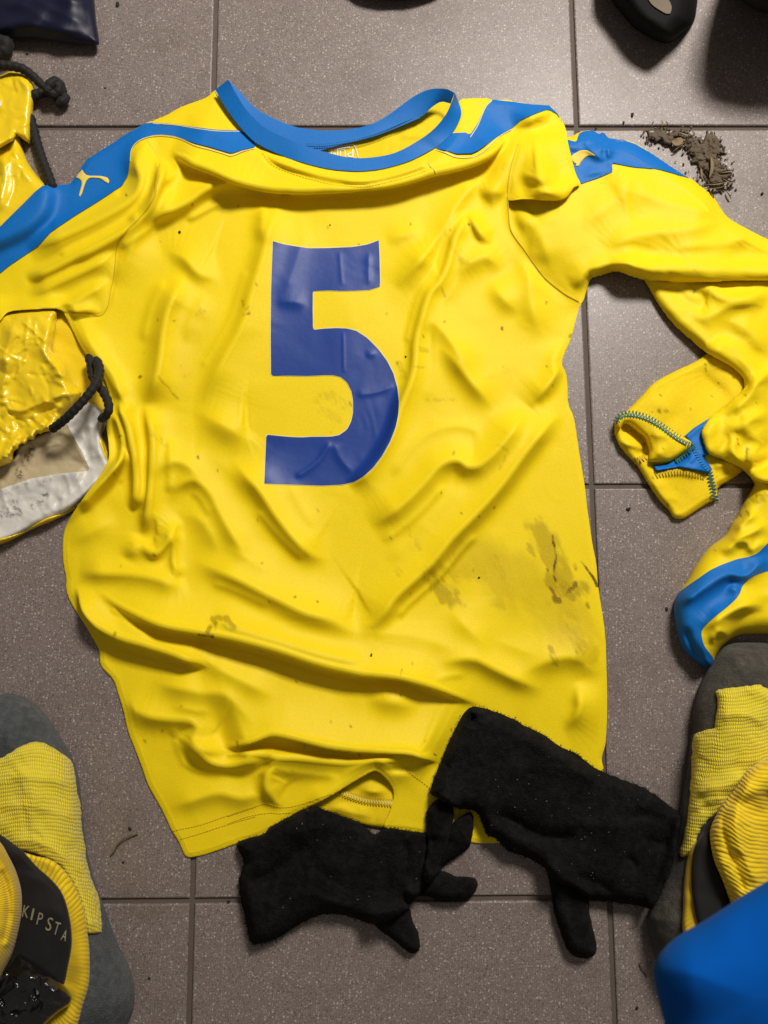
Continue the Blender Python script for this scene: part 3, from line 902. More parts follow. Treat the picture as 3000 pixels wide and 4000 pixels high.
slv_stain = stain_field([(pts('F', [(960, 1000), (1000, 1010)]), 16, .6, 10, .5), (pts('F', [(1530, 1250), (1520, 1320)]), 8, .7, 8, .4), (pts('F', [(1180, 230), (1190, 225)]), 7, .7, 8, .4),
                         (pts('F', [(1255, 720), (1260, 745)]), 6, .6, 8, .4), (pts('I', [(1310, 245), (1315, 250)]), 7, .8, 8, .4), (pts('I', [(1450, 20), (1520, 10)]), 20, .6, 10, .5),
                         (pts('F', [(1500, 1600), (1640, 1560)]), 30, .4, 10, .5)] +
                        [(np.array([(x, y), (x + 4, y + 5)]), 4.5, .6, 30, .3) for x, y in zip(rs.uniform(2480, 2980, 26), rs.uniform(1400, 2100, 26))])
cuff = Piece(cuff_out, th=9, r=26, base=.6, noise=[(1.2, 120, 3)], soft=16, step=5,
             folds=[(pts('F', [(700, 1100), (760, 1110), (850, 1190), (880, 1300)]), -9, 26, 30, {'taper': .1}),
                    (pts('F', [(690, 1180), (720, 1210), (800, 1230), (870, 1250)]), 5, 16, 14), (pts('F', [(880, 1340), (960, 1345), (1060, 1330), (1150, 1250)]), -7, 18, 22),
                    (pts('F', [(900, 1430), (960, 1560), (1030, 1650)]), 5, 26, 20), (pts('F', [(900, 870), (960, 950), (1100, 1030)]), 3, 60, 50),
                    (pts('F', [(1240, 680), (1260, 770), (1330, 840), (1440, 880)]), -4, 40, 60), (pts('F', [(1300, 1370), (1400, 1340), (1490, 1360)]), 5, 18, 16),
                    (pts('F', [(940, 1400), (1100, 1380), (1250, 1420)]), 4, 12, 26)]).relax(70, 3, bend=.2, g=.000005, keep=.012, drop=True).cover()
cuff.build('cuff', m_yellow_in, sleeve_r_anchor, {'stain': slv_stain})
turn = Piece(pts('F', [(670, 1075), (690, 1032), (760, 1003), (870, 1026), (960, 1076), (1060, 1145), (1165, 1195), (1180, 1222), (1110, 1285), (1030, 1332), (960, 1342), (884, 1332), (890, 1262), (862, 1178), (760, 1092), (722, 1082), (690, 1140)]),
             th=7, r=22, base=1.2, soft=10, step=5, noise=[(1, 80, 2)], rounded=False,
             folds=[(pts('F', [(900, 1230), (960, 1280), (1030, 1310)]), 3, 30, 20), (pts('F', [(880, 1170), (960, 1160), (1030, 1180)]), 2.5, 30, 30)]).cover()
turn.build('cuff_lining', m_yellow_in, sleeve_r_anchor, {'stain': slv_stain})
cblue = Piece(pts('F', [(1115, 1168), (1180, 1112), (1290, 1045), (1300, 1100), (1260, 1200), (1285, 1285), (1240, 1300), (1300, 1378), (1275, 1412), (1160, 1386), (1080, 1374), (930, 1400), (914, 1352), (1000, 1345), (1080, 1300), (1160, 1225)]),
              host=cuff, off=4.5, th=1.5, r=12, step=5, noise=[(1.5, 50, 4)], rounded=False).cover()
cblue.build('cuff_stripe', m_blue, sleeve_r_anchor)
ribbons('overlock_stitching', ladder(pts('F', [(675, 1075), (705, 1035), (770, 1022), (870, 1046), (960, 1096), (1060, 1168), (1150, 1212)]), 26, 13), 4.5, turn, m_teal_thread, sleeve_r_anchor, off=.6)
ribbons('overlock_stitching', edge_line(pts('F', [(675, 1085), (705, 1048), (770, 1036), (870, 1062), (960, 1112), (1050, 1180), (1130, 1226)])), 4, turn, m_teal_thread, sleeve_r_anchor, off=.6)
ribbons('overlock_stitching', ladder(pts('F', [(1285, 1400), (1295, 1460), (1312, 1530), (1318, 1585)]), 27, 14), 4.5, cuff, m_teal_thread, sleeve_r_anchor, off=1)
ribbons('overlock_stitching', ladder(pts('F', [(1060, 1325), (1120, 1280), (1175, 1225)]), 26, 11), 4.5, cblue, m_teal_thread, sleeve_r_anchor, off=2.2)
ribbons('overlock_stitching', ladder(pts('F', [(935, 1418), (1000, 1402), (1090, 1392), (1170, 1402), (1250, 1425)]), 26, 12), 5, cuff, m_thread, sleeve_r_anchor, off=1)
ribbons('overlock_stitching', ladder(pts('F', [(785, 1330), (830, 1318), (870, 1296)]), 26, 12), 5, cuff, m_thread, sleeve_r_anchor, off=1)
ribbons('overlock_stitching', ladder(pts('F', [(1180, 1240), (1230, 1320), (1285, 1390)]), 22, 11), 4, cblue, m_blue_thread, sleeve_r_anchor, off=.6)

bunch_out = pts('F', [(1540, 1420), (1570, 1480), (1500, 1600)], 'I', [(1465, 10), (1430, 60), (1380, 150), (1280, 230), (1200, 330), (1130, 450), (1075, 530), (1050, 600), (1055, 720), (1080, 830), (1120, 910), (1200, 980), (1275, 1012),
                (1305, 985), (1320, 935), (1370, 865), (1450, 805), (1560, 790), (1659, 790)], 'Z', [(3280, 2480), (3330, 2100), (3200, 1850)])
bunch = Piece(bunch_out, th=26, r=70, base=.6, noise=[(1.6, 110, 1)], soft=16,
              folds=[(pts('I', [(1070, 600), (1160, 540), (1250, 480), (1400, 395), (1520, 405), (1600, 330), (1659, 280)]), 9, 34, 26, {'ov': 6}),
                     (pts('I', [(1130, 730), (1150, 830), (1200, 920), (1260, 970)]), -6, 14, 26), (pts('I', [(1235, 790), (1290, 730), (1400, 660), (1500, 610), (1659, 590)]), 13, 46, 34),
                     (pts('I', [(1300, 870), (1310, 800), (1350, 770), (1400, 810), (1380, 850), (1330, 830)]), 7, 20, 16), (pts('I', [(1320, 700), (1420, 690), (1560, 650), (1659, 640)]), -5, 20, 40),
                     (pts('I', [(1280, 260), (1400, 170), (1480, 150), (1560, 120), (1659, 60)]), 8, 30, 24, {'ov': 6}), (pts('I', [(1360, 290), (1450, 200), (1520, 195), (1560, 240), (1659, 165)]), 6, 26, 20),
                     (pts('I', [(1430, 130), (1500, 60), (1600, 0)]), 7, 20, 20), (pts('I', [(1400, 470), (1440, 500), (1480, 480)]), 4, 24, 24)]).cover()
bunch.build('sleeve_fold', m_yellow, sleeve_r_anchor, {'stain': slv_stain})
Piece(pts('I', [(1800, 100), (1659, 200), (1600, 260), (1540, 288), (1450, 308), (1300, 368), (1200, 435), (1120, 490), (1075, 530), (1048, 600), (1055, 720), (1080, 830), (1120, 910), (1200, 980), (1278, 1014), (1310, 962),
               (1262, 890), (1240, 850), (1230, 770), (1290, 700), (1400, 610), (1470, 540), (1500, 470), (1560, 420), (1659, 380), (1800, 350)]), host=bunch, off=.7, th=0, r=10).build('sleeve_stripe', m_blue, sleeve_r_anchor)

ret_out = pts('F', [(660, 60), (700, 100), (850, 150), (880, 190), (950, 310), (1050, 440), (1150, 530), (1270, 630), (1400, 700), (1480, 760), (1515, 820), (1495, 875), (1430, 930), (1330, 1010), (1290, 1045), (1230, 1135),
                    (1240, 1190), (1275, 1280), (1350, 1310), (1500, 1380), (1570, 1450), (1659, 1475)], 'Z', [(3200, 1920), (3330, 1700), (3330, 1100), (3000, 1040), (2600, 1030)])
ret = Piece(ret_out, th=11, r=50, base=.8, noise=[(1.5, 130, 6)], soft=24,
            folds=[(pts('F', [(900, 170), (1000, 205), (1100, 215), (1180, 240)]), -3, 20, 40), (pts('F', [(1185, 250), (1230, 205), (1290, 205), (1360, 250), (1480, 270), (1600, 250), (1700, 250)]), 7, 24, 40),
                   (pts('F', [(1180, 330), (1230, 385), (1320, 365), (1420, 310), (1520, 285), (1659, 310)]), 6, 40, 44), (pts('F', [(1330, 420), (1450, 430), (1560, 490), (1620, 580), (1659, 680)]), 7, 60, 50),
                   (pts('F', [(960, 290), (1100, 460), (1270, 600), (1450, 700)]), 4, 60, 30), (pts('F', [(1340, 1000), (1450, 930), (1550, 850), (1640, 770), (1720, 700)]), 9, 26, 40),
                   (pts('F', [(1370, 1050), (1420, 1090), (1480, 1095), (1560, 1050), (1700, 1010)]), 7, 30, 34), (pts('F', [(1400, 1190), (1430, 1180), (1450, 1290), (1520, 1370)]), 7, 20, 26),
                   (pts('F', [(1560, 1200), (1570, 1300), (1600, 1400)]), 7, 40, 34), (pts('F', [(1500, 1000), (1560, 1150), (1659, 1250)]), 5, 40, 40)]).relax(70, 3, bend=.2, g=.000005, keep=.012, drop=True).cover()
ret.build('sleeve_return', m_yellow, sleeve_r_anchor, {'stain': slv_stain})

rs_folds = [(pts('C', [(520, 1180), (650, 1185), (800, 1240), (1000, 1300), (1200, 1350), (1390, 1405)]), 5, 70, 60),
            (pts('C', [(600, 1700), (660, 1600), (740, 1540), (850, 1510), (1000, 1490), (1200, 1470), (1400, 1430)]), 7, 70, 58),
            (pts('C', [(1030, 1700), (1080, 1610), (1200, 1585), (1400, 1560), (1659, 1500)]), 6, 60, 50),
            (pts('F', [(370, 185), (450, 150), (560, 95), (700, 50), (900, 0)]), 7, 46, 32), (pts('F', [(600, 130), (800, 70), (1000, 30), (1200, 10), (1500, -20)]), 5, 50, 60),
            (pts('R', [(1010, 480), (1060, 600), (1120, 760), (1150, 880)]), 5, 60, 50), (pts('R', [(1300, 560), (1420, 500), (1500, 420), (1560, 330)]), 4, 60, 60),
            (pts('C', [(700, 1100), (850, 1180), (950, 1250)]), 3, 40, 60), (pts('R', [(920, 560), (1010, 520), (1040, 500)]), 4, 40, 40)]
ARMHOLE = pts('R', [(884, 430), (884, 500), (898, 604), (980, 722), (1080, 862), (1130, 912), (1220, 980), (1280, 1020)])
slv = Piece(sleeve_r_out, flat=(ARMHOLE, 110, .85), th=13, r=50, base=1, noise=[(1.6, 150, 2)], soft=24, folds=rs_folds).relax(70, 3, bend=.2, g=.000005, keep=.012, drop=True).cover()
slv.build('upper_sleeve', m_yellow, sleeve_r_anchor, {'stain': slv_stain})
stripe_r = Piece(pts('C', [(250, 870), (420, 920), (430, 870), (460, 850), (520, 843), (570, 870), (590, 850), (625, 895), (720, 905), (800, 932), (900, 990), (1040, 1085), (1160, 1158), (1080, 1132), (940, 1092), (800, 1082), (700, 1064), (645, 1050),
                       (655, 1110), (560, 1150), (440, 1192), (300, 1150)]), host=slv, off=.8, th=0, step=5, rounded=False,
                 folds=[(pts('C', [(590, 850), (620, 930), (640, 1050), (655, 1105)]), 4, 16, 12), (pts('C', [(460, 900), (540, 990), (640, 1050)]), 5, 30, 20), (pts('C', [(560, 880), (570, 940), (600, 1000)]), 3, 14, 16),
                        (pts('C', [(440, 1140), (540, 1120), (650, 1100)]), 3, 30, 20)])
stripe_r.build('sleeve_stripe', m_blue, sleeve_r_anchor)
Piece(pts('C', [(383, 1015), (400, 995), (440, 975), (480, 969), (512, 985), (546, 1010), (510, 1006), (485, 1011), (462, 1030), (440, 1058), (432, 1078), (418, 1080), (408, 1068), (426, 1046), (424, 1040), (405, 1056), (392, 1042)]),
      host=stripe_r, off=.6, th=.4, r=6, step=3, rounded=False).build('leaping_cat_logo', m_logo, sleeve_r_anchor)

# back panel seen through the neck and under the lifted hem
neck_back = Piece(pts('B', [(200, 930), (450, 930), (560, 915), (700, 885), (800, 855), (900, 815), (1000, 770), (1080, 730), (1140, 680), (1200, 645), (1290, 640), (1330, 760), (1200, 980), (900, 1120), (500, 1120), (200, 1020)]),
                  th=3, r=30, base=1.5, noise=[(.8, 120, 4)], step=5, folds=[(pts('B', [(920, 880), (1020, 880), (1110, 870)]), 1.2, 20, 14)]).cover()
neck_back.build('back_panel', m_yellow_in, jersey, {'stain': lambda x, y: 0 * x})
print_host = neck_back
for ch, cx, w in (('P', 612, 40), ('U', 562, 38), ('M', 508, 48)):
    letter('neck_print', ch, pts('B', [(cx, 992)])[0], w * .6, 54 * .6, math.pi, print_host, m_neckprint, jersey, off=.5)
ribbons('neck_print_border', edge_line(pts('B', [(420, 972), (520, 952), (600, 938), (632, 938), (645, 960), (655, 990), (662, 1022)])), 4, print_host, m_neckprint, jersey, off=.5, kind=None)
ribbons('neck_print_border', edge_line(pts('B', [(470, 975), (540, 962), (610, 952)])), 5, print_host, m_neckprint, jersey, off=.5, kind=None)
hem_back = Piece(pts('K', [(560, 560), (640, 500), (760, 430), (1000, 290), (1180, 240), (1400, 380), (1400, 680), (1310, 700), (1180, 672), (1050, 658), (900, 633), (800, 595), (680, 560)]), th=4, r=20, base=.8, noise=[(.8, 90, 5)], step=5,
                 folds=[(pts('K', [(900, 420), (1000, 440), (1090, 440)]), 5, 30, 20), (pts('K', [(700, 520), (850, 560), (1000, 590)]), 3, 30, 30)]).cover()
hem_back.build('back_hem', m_yellow_in, jersey, {'stain': lambda x, y: 0 * x})
ribbons('overlock_stitching', ladder(pts('K', [(800, 440), (850, 462), (930, 488), (1010, 500), (1110, 508)]), 30, 11), 6, hem_back, m_thread, jersey, off=.7, lift=1.0)
ribbons('overlock_stitching', ladder(pts('K', [(800, 440), (850, 462), (930, 488), (1010, 500), (1110, 508)]), 16, 11, .9), 5, hem_back, m_pale_thread, jersey, off=1.0, lift=.8)

# one continuous shell carries the front, the left sleeve and the turned-over right shoulder
shell_out = pts('A', [(1398, 583), (1340, 630), (1180, 690), (1080, 745), (985, 793), (940, 800), (800, 880), (730, 930), (640, 985), (560, 1035), (528, 1085), (490, 1145), (450, 1198), (280, 1202), (230, 1240), (100, 1370), (0, 1470)],
                'Z', [(-250, 1080), (-300, 1300)], 'D', [(-100, 480), (0, 420), (50, 365), (180, 348), (370, 342), (412, 362), (440, 420), (470, 480), (520, 580), (600, 700), (660, 772), (690, 830), (712, 930), (705, 1020), (690, 1100), (702, 1200),
                       (706, 1300), (690, 1348), (640, 1430), (560, 1540), (490, 1640)],
                'G', [(445, 55), (415, 130), (405, 250), (415, 360), (430, 430), (430, 500), (450, 570), (490, 640), (550, 730), (620, 850), (645, 900), (650, 980), (680, 1030), (735, 1090), (770, 1190), (800, 1290), (830, 1420), (880, 1550)],
                'J', [(925, 10), (960, 110), (1010, 200), (1060, 290), (1110, 400), (1160, 480), (1195, 562), (1212, 576), (1240, 578), (1330, 560), (1450, 520)],
                'K', [(190, 745), (330, 700), (430, 650), (525, 575), (640, 520), (760, 455), (900, 370), (1000, 318), (1030, 330), (1080, 380), (1110, 430), (1112, 480), (1085, 570), (1054, 652), (1180, 672), (1305, 690), (1500, 730), (1640, 745)],
                'L', [(200, 730), (500, 640), (640, 500), (690, 310)],
                'I', [(580, 1600), (606, 1500), (616, 1250), (610, 930), (600, 760), (576, 600), (556, 460), (545, 330), (520, 200), (500, 60)],
                'F', [(488, 1640), (470, 1480), (440, 1300), (410, 1100), (395, 1030), (365, 960), (360, 860), (350, 760), (322, 688), (380, 540), (410, 430), (440, 320), (452, 305)],
                'R', [(1270, 1010), (1220, 980), (1130, 912), (1080, 862), (980, 722), (898, 604), (884, 500), (892, 425)],
                'C', [(60, 1290), (200, 1297), (330, 1293), (385, 1240), (400, 1212), (446, 1196), (420, 1140), (400, 1080), (385, 1015), (362, 920), (350, 840), (330, 790), (290, 730), (240, 682), (130, 678), (0, 660)],
                'B', [(1530, 648), (1500, 637), (1350, 640), (1315, 655), (1322, 720), (1300, 770), (1260, 840), (1180, 915), (1120, 960), (980, 1020), (850, 1065), (720, 1085), (600, 1085), (450, 1070), (300, 1030), (150, 980), (30, 930)],
                'A', [(1620, 860), (1570, 810), (1500, 730), (1440, 640)])
J = []
def fold(h, wu, wd, *runs, **o): J.append((pts(*runs), h * (1.6 if 0 < h < 10 else 1.35), wu * 1.2, wd * .74, o))
# neckline roll and shoulder folds
fold(13, 85, 19, 'P', [(690, 135), (800, 178), (950, 235), (1080, 285), (1250, 335), (1450, 350), (1640, 345)], 'R', [(60, 330), (200, 312), (430, 250), (650, 195), (760, 145), (900, 40)], ov=22, taper=.08)
fold(9, 55, 46, 'P', [(530, 560), (650, 505), (800, 430), (900, 360), (1000, 315), (1100, 318), (1200, 380)])
fold(8, 30, 26, 'P', [(660, 180), (635, 300), (605, 420), (545, 520), (420, 610), (280, 690), (120, 770), (0, 830), (-150, 890)], ov=5)
fold(9, 60, 46, 'P', [(620, 60), (540, 110), (505, 200), (525, 300), (480, 400), (330, 500), (150, 590), (0, 655), (-150, 720)])
fold(4, 16, 16, 'P', [(650, 210), (635, 320), (560, 440), (450, 560)])
fold(6, 40, 30, 'P', [(385, 715), (300, 790), (150, 860), (0, 930), (-150, 1000)], ov=4)
fold(5, 36, 30, 'P', [(360, 890), (230, 960), (100, 1030), (-50, 1070)])
fold(5, 26, 18, 'P', [(60, 1062), (140, 1085), (210, 1078), (290, 1090)])
fold(5, 70, 46, 'P', [(640, 745), (720, 735), (790, 770), (860, 850), (950, 870), (1020, 860)])
fold(9, 56, 54, 'P', [(790, 830), (740, 950), (690, 1050), (655, 1200), (640, 1330), (620, 1450), (590, 1560), (565, 1659)])
fold(6, 55, 40, 'P', [(115, 1120), (200, 1300), (330, 1470), (430, 1600), (500, 1700)])
fold(6.5, 80, 42, 'P', [(1370, 400), (1330, 480), (1270, 640), (1220, 820), (1170, 980), (1140, 1100), (1090, 1220), (1000, 1380), (930, 1530), (900, 1659)])
fold(-6, 12, 12, 'P', [(1390, 365), (1378, 395), (1360, 440)])
fold(3.5, 30, 36, 'P', [(1260, 420), (1240, 560), (1235, 690)])
fold(4, 60, 46, 'P', [(570, 570), (500, 660), (450, 760), (405, 850), (370, 940)])
fold(-2.2, 5, 5, 'P', [(640, 200), (628, 330), (600, 430), (520, 535), (430, 625), (386, 705), (370, 850), (350, 950), (330, 1045), (290, 1100), (220, 1095), (130, 1090), (60, 1075)], taper=.02)
fold(-3, 12, 10, 'B', [(40, 985), (100, 1050), (220, 1100), (400, 1145), (560, 1172), (700, 1175), (850, 1150), (1000, 1110), (1110, 1070)], taper=.05)
fold(2.5, 16, 12, 'B', [(30, 960), (110, 1020), (220, 1062), (400, 1112), (560, 1140), (700, 1143), (850, 1120), (1000, 1078), (1110, 1030)], taper=.05)
# left edge pleats
fold(10, 40, 28, 'Q', [(560, -40), (592, 150), (592, 300), (582, 500), (560, 650), (545, 750)], ov=6)
fold(9, 26, 24, 'Q', [(380, -60), (450, 80), (472, 180), (492, 300), (500, 450), (490, 600)], ov=5)
fold(7, 24, 20, 'Q', [(330, -20), (395, 100), (416, 230), (390, 300), (300, 400), (200, 500), (130, 590)])
fold(6, 20, 18, 'Q', [(445, 230), (400, 310), (320, 400), (240, 480), (160, 580)])
fold(6, 70, 80, 'Q', [(820, 30), (920, 45), (1050, 110), (1150, 165), (1195, 120)])
fold(4.5, 56, 46, 'Q', [(590, 420), (640, 345), (720, 300), (800, 325), (850, 380), (900, 460)])
fold(5, 56, 46, 'Q', [(680, 570), (700, 520), (755, 440), (840, 415), (925, 480), (990, 600), (1080, 760), (1180, 900)])
fold(8.5, 64, 50, 'Q', [(1060, 270), (1130, 370), (1220, 470), (1320, 620), (1430, 760), (1530, 850), (1659, 890)])
fold(7, 40, 30, 'Q', [(530, 740), (560, 820), (615, 845), (670, 790), (720, 700), (775, 640)])
fold(5, 36, 40, 'Q', [(530, 740), (490, 810), (440, 890)])
fold(6, 40, 56, 'Q', [(150, 960), (300, 962), (500, 968), (620, 990), (740, 1025), (800, 1000)])
fold(4, 20, 26, 'Q', [(720, 700), (720, 820), (730, 920), (780, 990)])
fold(9, 80, 54, 'Q', [(820, 870), (950, 935), (1100, 1000), (1300, 1100), (1500, 1190)], 'H', [(498, 695), (600, 742), (690, 735)])
fold(4, 50, 60, 'Q', [(740, 620), (860, 635), (940, 740), (1000, 880)])
fold(3, 60, 50, 'Q', [(90, 800), (180, 745), (280, 690), (400, 640)])
# V-shaped pull and right-hand ridges
fold(9.5, 70, 40, 'H', [(640, 750), (760, 720), (830, 660), (900, 560)], 'S', [(420, 925), (560, 755), (700, 615), (850, 445), (960, 295), (1060, 165), (1150, 60), (1240, 40)])
fold(8, 56, 56, 'S', [(60, 690), (180, 620), (300, 520), (400, 415), (470, 335), (540, 298), (600, 300), (645, 330), (720, 318), (850, 195), (950, 55), (1010, -20)])
fold(6, 36, 28, 'R', [(660, 490), (570, 640), (525, 800), (480, 900), (420, 970), (375, 1100), (340, 1250), (330, 1400), (305, 1500), (250, 1640)], 'S', [(180, 180), (60, 360), (-60, 460)])
fold(3.5, 40, 36, 'R', [(290, 860), (380, 760), (500, 590), (600, 420), (740, 270)])
fold(5, 40, 76, 'R', [(210, 950), (300, 845), (400, 735), (490, 715)])
fold(6, 26, 26, 'R', [(655, 480), (690, 560), (740, 640), (790, 680)])
fold(5, 40, 66, 'R', [(700, 400), (790, 365), (880, 400)])
fold(5, 50, 60, 'R', [(540, 845), (620, 825), (700, 765), (770, 755), (860, 860)])
fold(4, 60, 50, 'R', [(770, 880), (850, 990), (960, 1100)])
fold(4, 56, 50, 'R', [(350, 1200), (400, 1160), (450, 1152), (520, 1215), (600, 1330), (690, 1480)])
fold(6, 60, 54, 'R', [(450, 1260), (560, 1360), (660, 1480), (760, 1600), (820, 1680)])
fold(7, 46, 32, 'R', [(990, 1650), (1080, 1560), (1150, 1470), (1205, 1370), (1255, 1240)])
fold(5, 70, 70, 'R', [(960, 700), (1010, 900), (1040, 1100), (1100, 1280)])
fold(2, 30, 40, 'R', [(160, 680), (260, 625), (400, 590)])
fold(-1.8, 5, 5, 'R', [(940, 90), (895, 250), (880, 400)], taper=.02)
fold(7, 150, 50, 'R', [(950, 390), (1090, 395), (1230, 340)])
fold(6, 50, 40, 'R', [(940, 240), (1040, 290), (1200, 300)])
fold(6, 50, 40, 'C', [(0, 830), (120, 770), (230, 715), (290, 740)])
# the big rolls across the belly and the lower hem
fold(17, 95, 21, 'T', [(-180, -20), (-60, 70), (60, 125), (200, 168), (380, 200), (550, 238), (750, 292), (950, 357), (1150, 402), (1350, 422), (1480, 458), (1659, 540), (1800, 590)], ov=27, taper=.2)
fold(3, 36, 34, 'T', [(400, 130), (600, 190), (800, 250), (1000, 310), (1200, 350)])
fold(15, 60, 20, 'Q', [(140, 1030), (200, 1170), (280, 1258), (400, 1328), (550, 1372), (700, 1418), (850, 1478), (940, 1535)], ov=24, taper=.18)
fold(4.5, 60, 56, 'Q', [(820, 1420), (1000, 1530), (1200, 1630), (1350, 1700)])
fold(6, 70, 76, 'T', [(90, 440), (200, 485), (350, 515), (480, 525), (560, 595), (650, 680)])
fold(7, 66, 54, 'T', [(-60, 540), (80, 630), (200, 652), (305, 662), (340, 700), (325, 755), (385, 800), (470, 800), (560, 765)])
fold(7, 36, 30, 'T', [(270, 730), (320, 800), (400, 868), (500, 885), (600, 872), (690, 850)])
fold(8, 46, 30, 'T', [(650, 870), (715, 885), (692, 930), (690, 1000), (730, 1060), (790, 1085)])
fold(3.5, 50, 46, 'T', [(180, 1100), (320, 1055), (450, 1022), (560, 1045), (660, 1030), (720, 1065)])
fold(16, 110, 19, 'T', [(470, 800), (560, 765), (640, 733), (720, 712), (850, 735), (1000, 770), (1150, 790), (1300, 795), (1430, 805), (1560, 870)], ov=25, taper=.12)
fold(8, 22, 70, 'T', [(480, 820), (620, 812), (760, 832), (850, 838), (950, 848), (1080, 858), (1180, 850), (1300, 836), (1400, 830), (1500, 850), (1560, 890)])
fold(-6, 40, 24, 'K', [(1040, 330), (1120, 310), (1190, 300), (1260, 330)])
fold(5, 60, 60, 'T', [(1180, 560), (1320, 560), (1460, 600)])
fold(6, 60, 50, 'S', [(440, 1490), (600, 1465), (700, 1475), (800, 1525), (950, 1595), (1120, 1660)])
fold(5.5, 66, 60, 'S', [(930, 1570), (1050, 1510), (1150, 1470), (1270, 1460), (1370, 1525), (1420, 1620)])
fold(3, 60, 60, 'S', [(520, 1140), (600, 1240), (700, 1340), (790, 1450)])
fold(6, 50, 36, 'I', [(420, 1080), (440, 1180), (440, 1280), (380, 1380), (320, 1420)])
def lift_edges(px, py, d):
    """free edges that stand off what lies below: the curled front hem and the turned-over shoulder"""
    a = line_distance(pts('K', [(700, 480), (850, 400), (1000, 322), (1120, 300)]), px, py)
    b = line_distance(pts('R', [(960, 430), (1100, 420), (1230, 360)]), px, py)
    return 7 * np.exp(-(a / 60)**2) + 7 * np.exp(-(b / 45)**2)
rc = np.random.RandomState(21)
for path, h, wu, wd, o in list(J):                      # lesser creases that run along the main folds
    q = resample(catmull(path, n=6), 12)
    if len(q) < 40 or h < 7: continue
    t = np.gradient(q, axis=0); t /= np.linalg.norm(t, axis=1, keepdims=True) + 1e-9
    nn = np.stack([-t[:, 1], t[:, 0]], 1)
    for side, w in ((-1, wu), (1, wd)):
        a = rc.uniform(0, .45); b = a + rc.uniform(.35, .55)
        i0, i1 = int(a * (len(q) - 1)), int(b * (len(q) - 1))
        if i1 - i0 < 4: continue
        u = np.linspace(0, 1, i1 - i0)
        dist = w * (rc.uniform(.8, 1.5) + rc.uniform(-.7, .7) * u) + 14
        J.append(((q[i0:i1] + side * nn[i0:i1] * dist[:, None])[::3], min(3.0, h * rc.uniform(.10, .24)), w * rc.uniform(.4, .65), w * rc.uniform(.3, .5), {}))
shell = Piece(shell_out, th=3, r=22, base=.6, folds=J, noise=[(.8, 330, 0), (.25, 130, 3)], soft=30, step=5, edge=.3, blur_px=3.5, extra=lift_edges, flat=(ARMHOLE, 90, .8))
shell.relax(70, 2.5, bend=.1, g=.000005, keep=.012, drop=True, slack=lambda x, y: (.005 * smooth(2400, 1700, y), .002 * smooth(1900, 2500, y)))
shell.cover()

def clip(outline, off=0.0, **k): return Piece(outline, host=shell, off=off, th=0, step=5, **k)
seam_l = pts('A', [(860, 900), (960, 870), (1040, 990)], 'P', [(660, 165), (640, 200), (628, 330), (600, 430), (520, 535), (430, 625), (386, 705), (370, 850), (350, 950), (330, 1045), (290, 1100), (220, 1097), (130, 1092), (70, 1078)])
seam_rest = pts('D', [(360, 346)])
poly_shell = shell.poly
# the left sleeve covers everything on the sleeve side of its seam, the front panel the rest
sleeve_l_out = pts('A', [(1000, 785), (940, 800), (800, 880), (730, 930), (640, 985), (560, 1035), (528, 1085), (490, 1145), (450, 1198), (280, 1202), (230, 1240), (100, 1370), (0, 1470)], 'Z', [(-250, 1080), (-300, 1300)],
                   'D', [(-100, 480), (0, 420), (50, 365), (180, 348), (370, 342), (412, 362), (440, 392)], 'P', [(130, 1094), (220, 1100), (294, 1106), (336, 1048), (356, 950), (376, 850), (392, 708), (436, 630), (526, 540), (606, 436), (634, 332), (646, 205), (600, 120), (560, 60)])
front_out = pts('A', [(1398, 583), (1340, 630), (1180, 690), (1080, 745), (985, 793)], 'P', [(560, 60), (600, 120), (640, 200), (628, 330), (600, 430), (520, 535), (430, 625), (386, 705), (370, 850), (350, 950), (330, 1045), (290, 1100), (220, 1094), (130, 1088), (75, 1080)],
                'D', [(440, 420), (470, 480), (520, 580), (600, 700), (660, 772), (690, 830), (712, 930), (705, 1020), (690, 1100), (702, 1200), (706, 1300), (690, 1348), (640, 1430), (560, 1540), (490, 1640)],
                'G', [(445, 55), (415, 130), (405, 250), (415, 360), (430, 430), (430, 500), (450, 570), (490, 640), (550, 730), (620, 850), (645, 900), (650, 980), (680, 1030), (735, 1090), (770, 1190), (800, 1290), (830, 1420), (880, 1550)],
                'J', [(925, 10), (960, 110), (1010, 200), (1060, 290), (1110, 400), (1160, 480), (1195, 562), (1212, 576), (1240, 578), (1330, 560), (1450, 520)],
                'K', [(190, 745), (330, 700), (430, 650), (525, 575), (640, 520), (760, 455), (900, 370), (1000, 318), (1030, 330), (1080, 380), (1110, 430), (1112, 480), (1085, 570), (1054, 652), (1180, 672), (1305, 690), (1500, 730), (1640, 745)],
                'L', [(200, 730), (500, 640), (640, 500), (690, 310)],
                'I', [(580, 1600), (606, 1500), (616, 1250), (610, 930), (600, 760), (576, 600), (556, 460), (545, 330), (520, 200), (500, 60)],
                'F', [(488, 1640), (470, 1480), (440, 1300), (410, 1100), (395, 1030), (365, 960), (360, 860), (350, 760), (322, 688), (380, 540), (410, 430), (440, 320), (452, 305)],
                'R', [(1270, 1010), (1220, 980), (1130, 912), (1080, 862), (980, 722), (898, 604), (884, 500), (882, 400), (895, 250), (940, 90), (960, 0), (955, -90)],
                'B', [(1659, 652), (1530, 648), (1500, 637), (1350, 640), (1315, 655), (1322, 720), (1300, 770), (1260, 840), (1180, 915), (1120, 960), (980, 1020), (850, 1065), (720, 1085), (600, 1085), (450, 1070), (300, 1030), (150, 980), (30, 930)],
                'A', [(1620, 860), (1570, 810), (1500, 730), (1440, 640)])
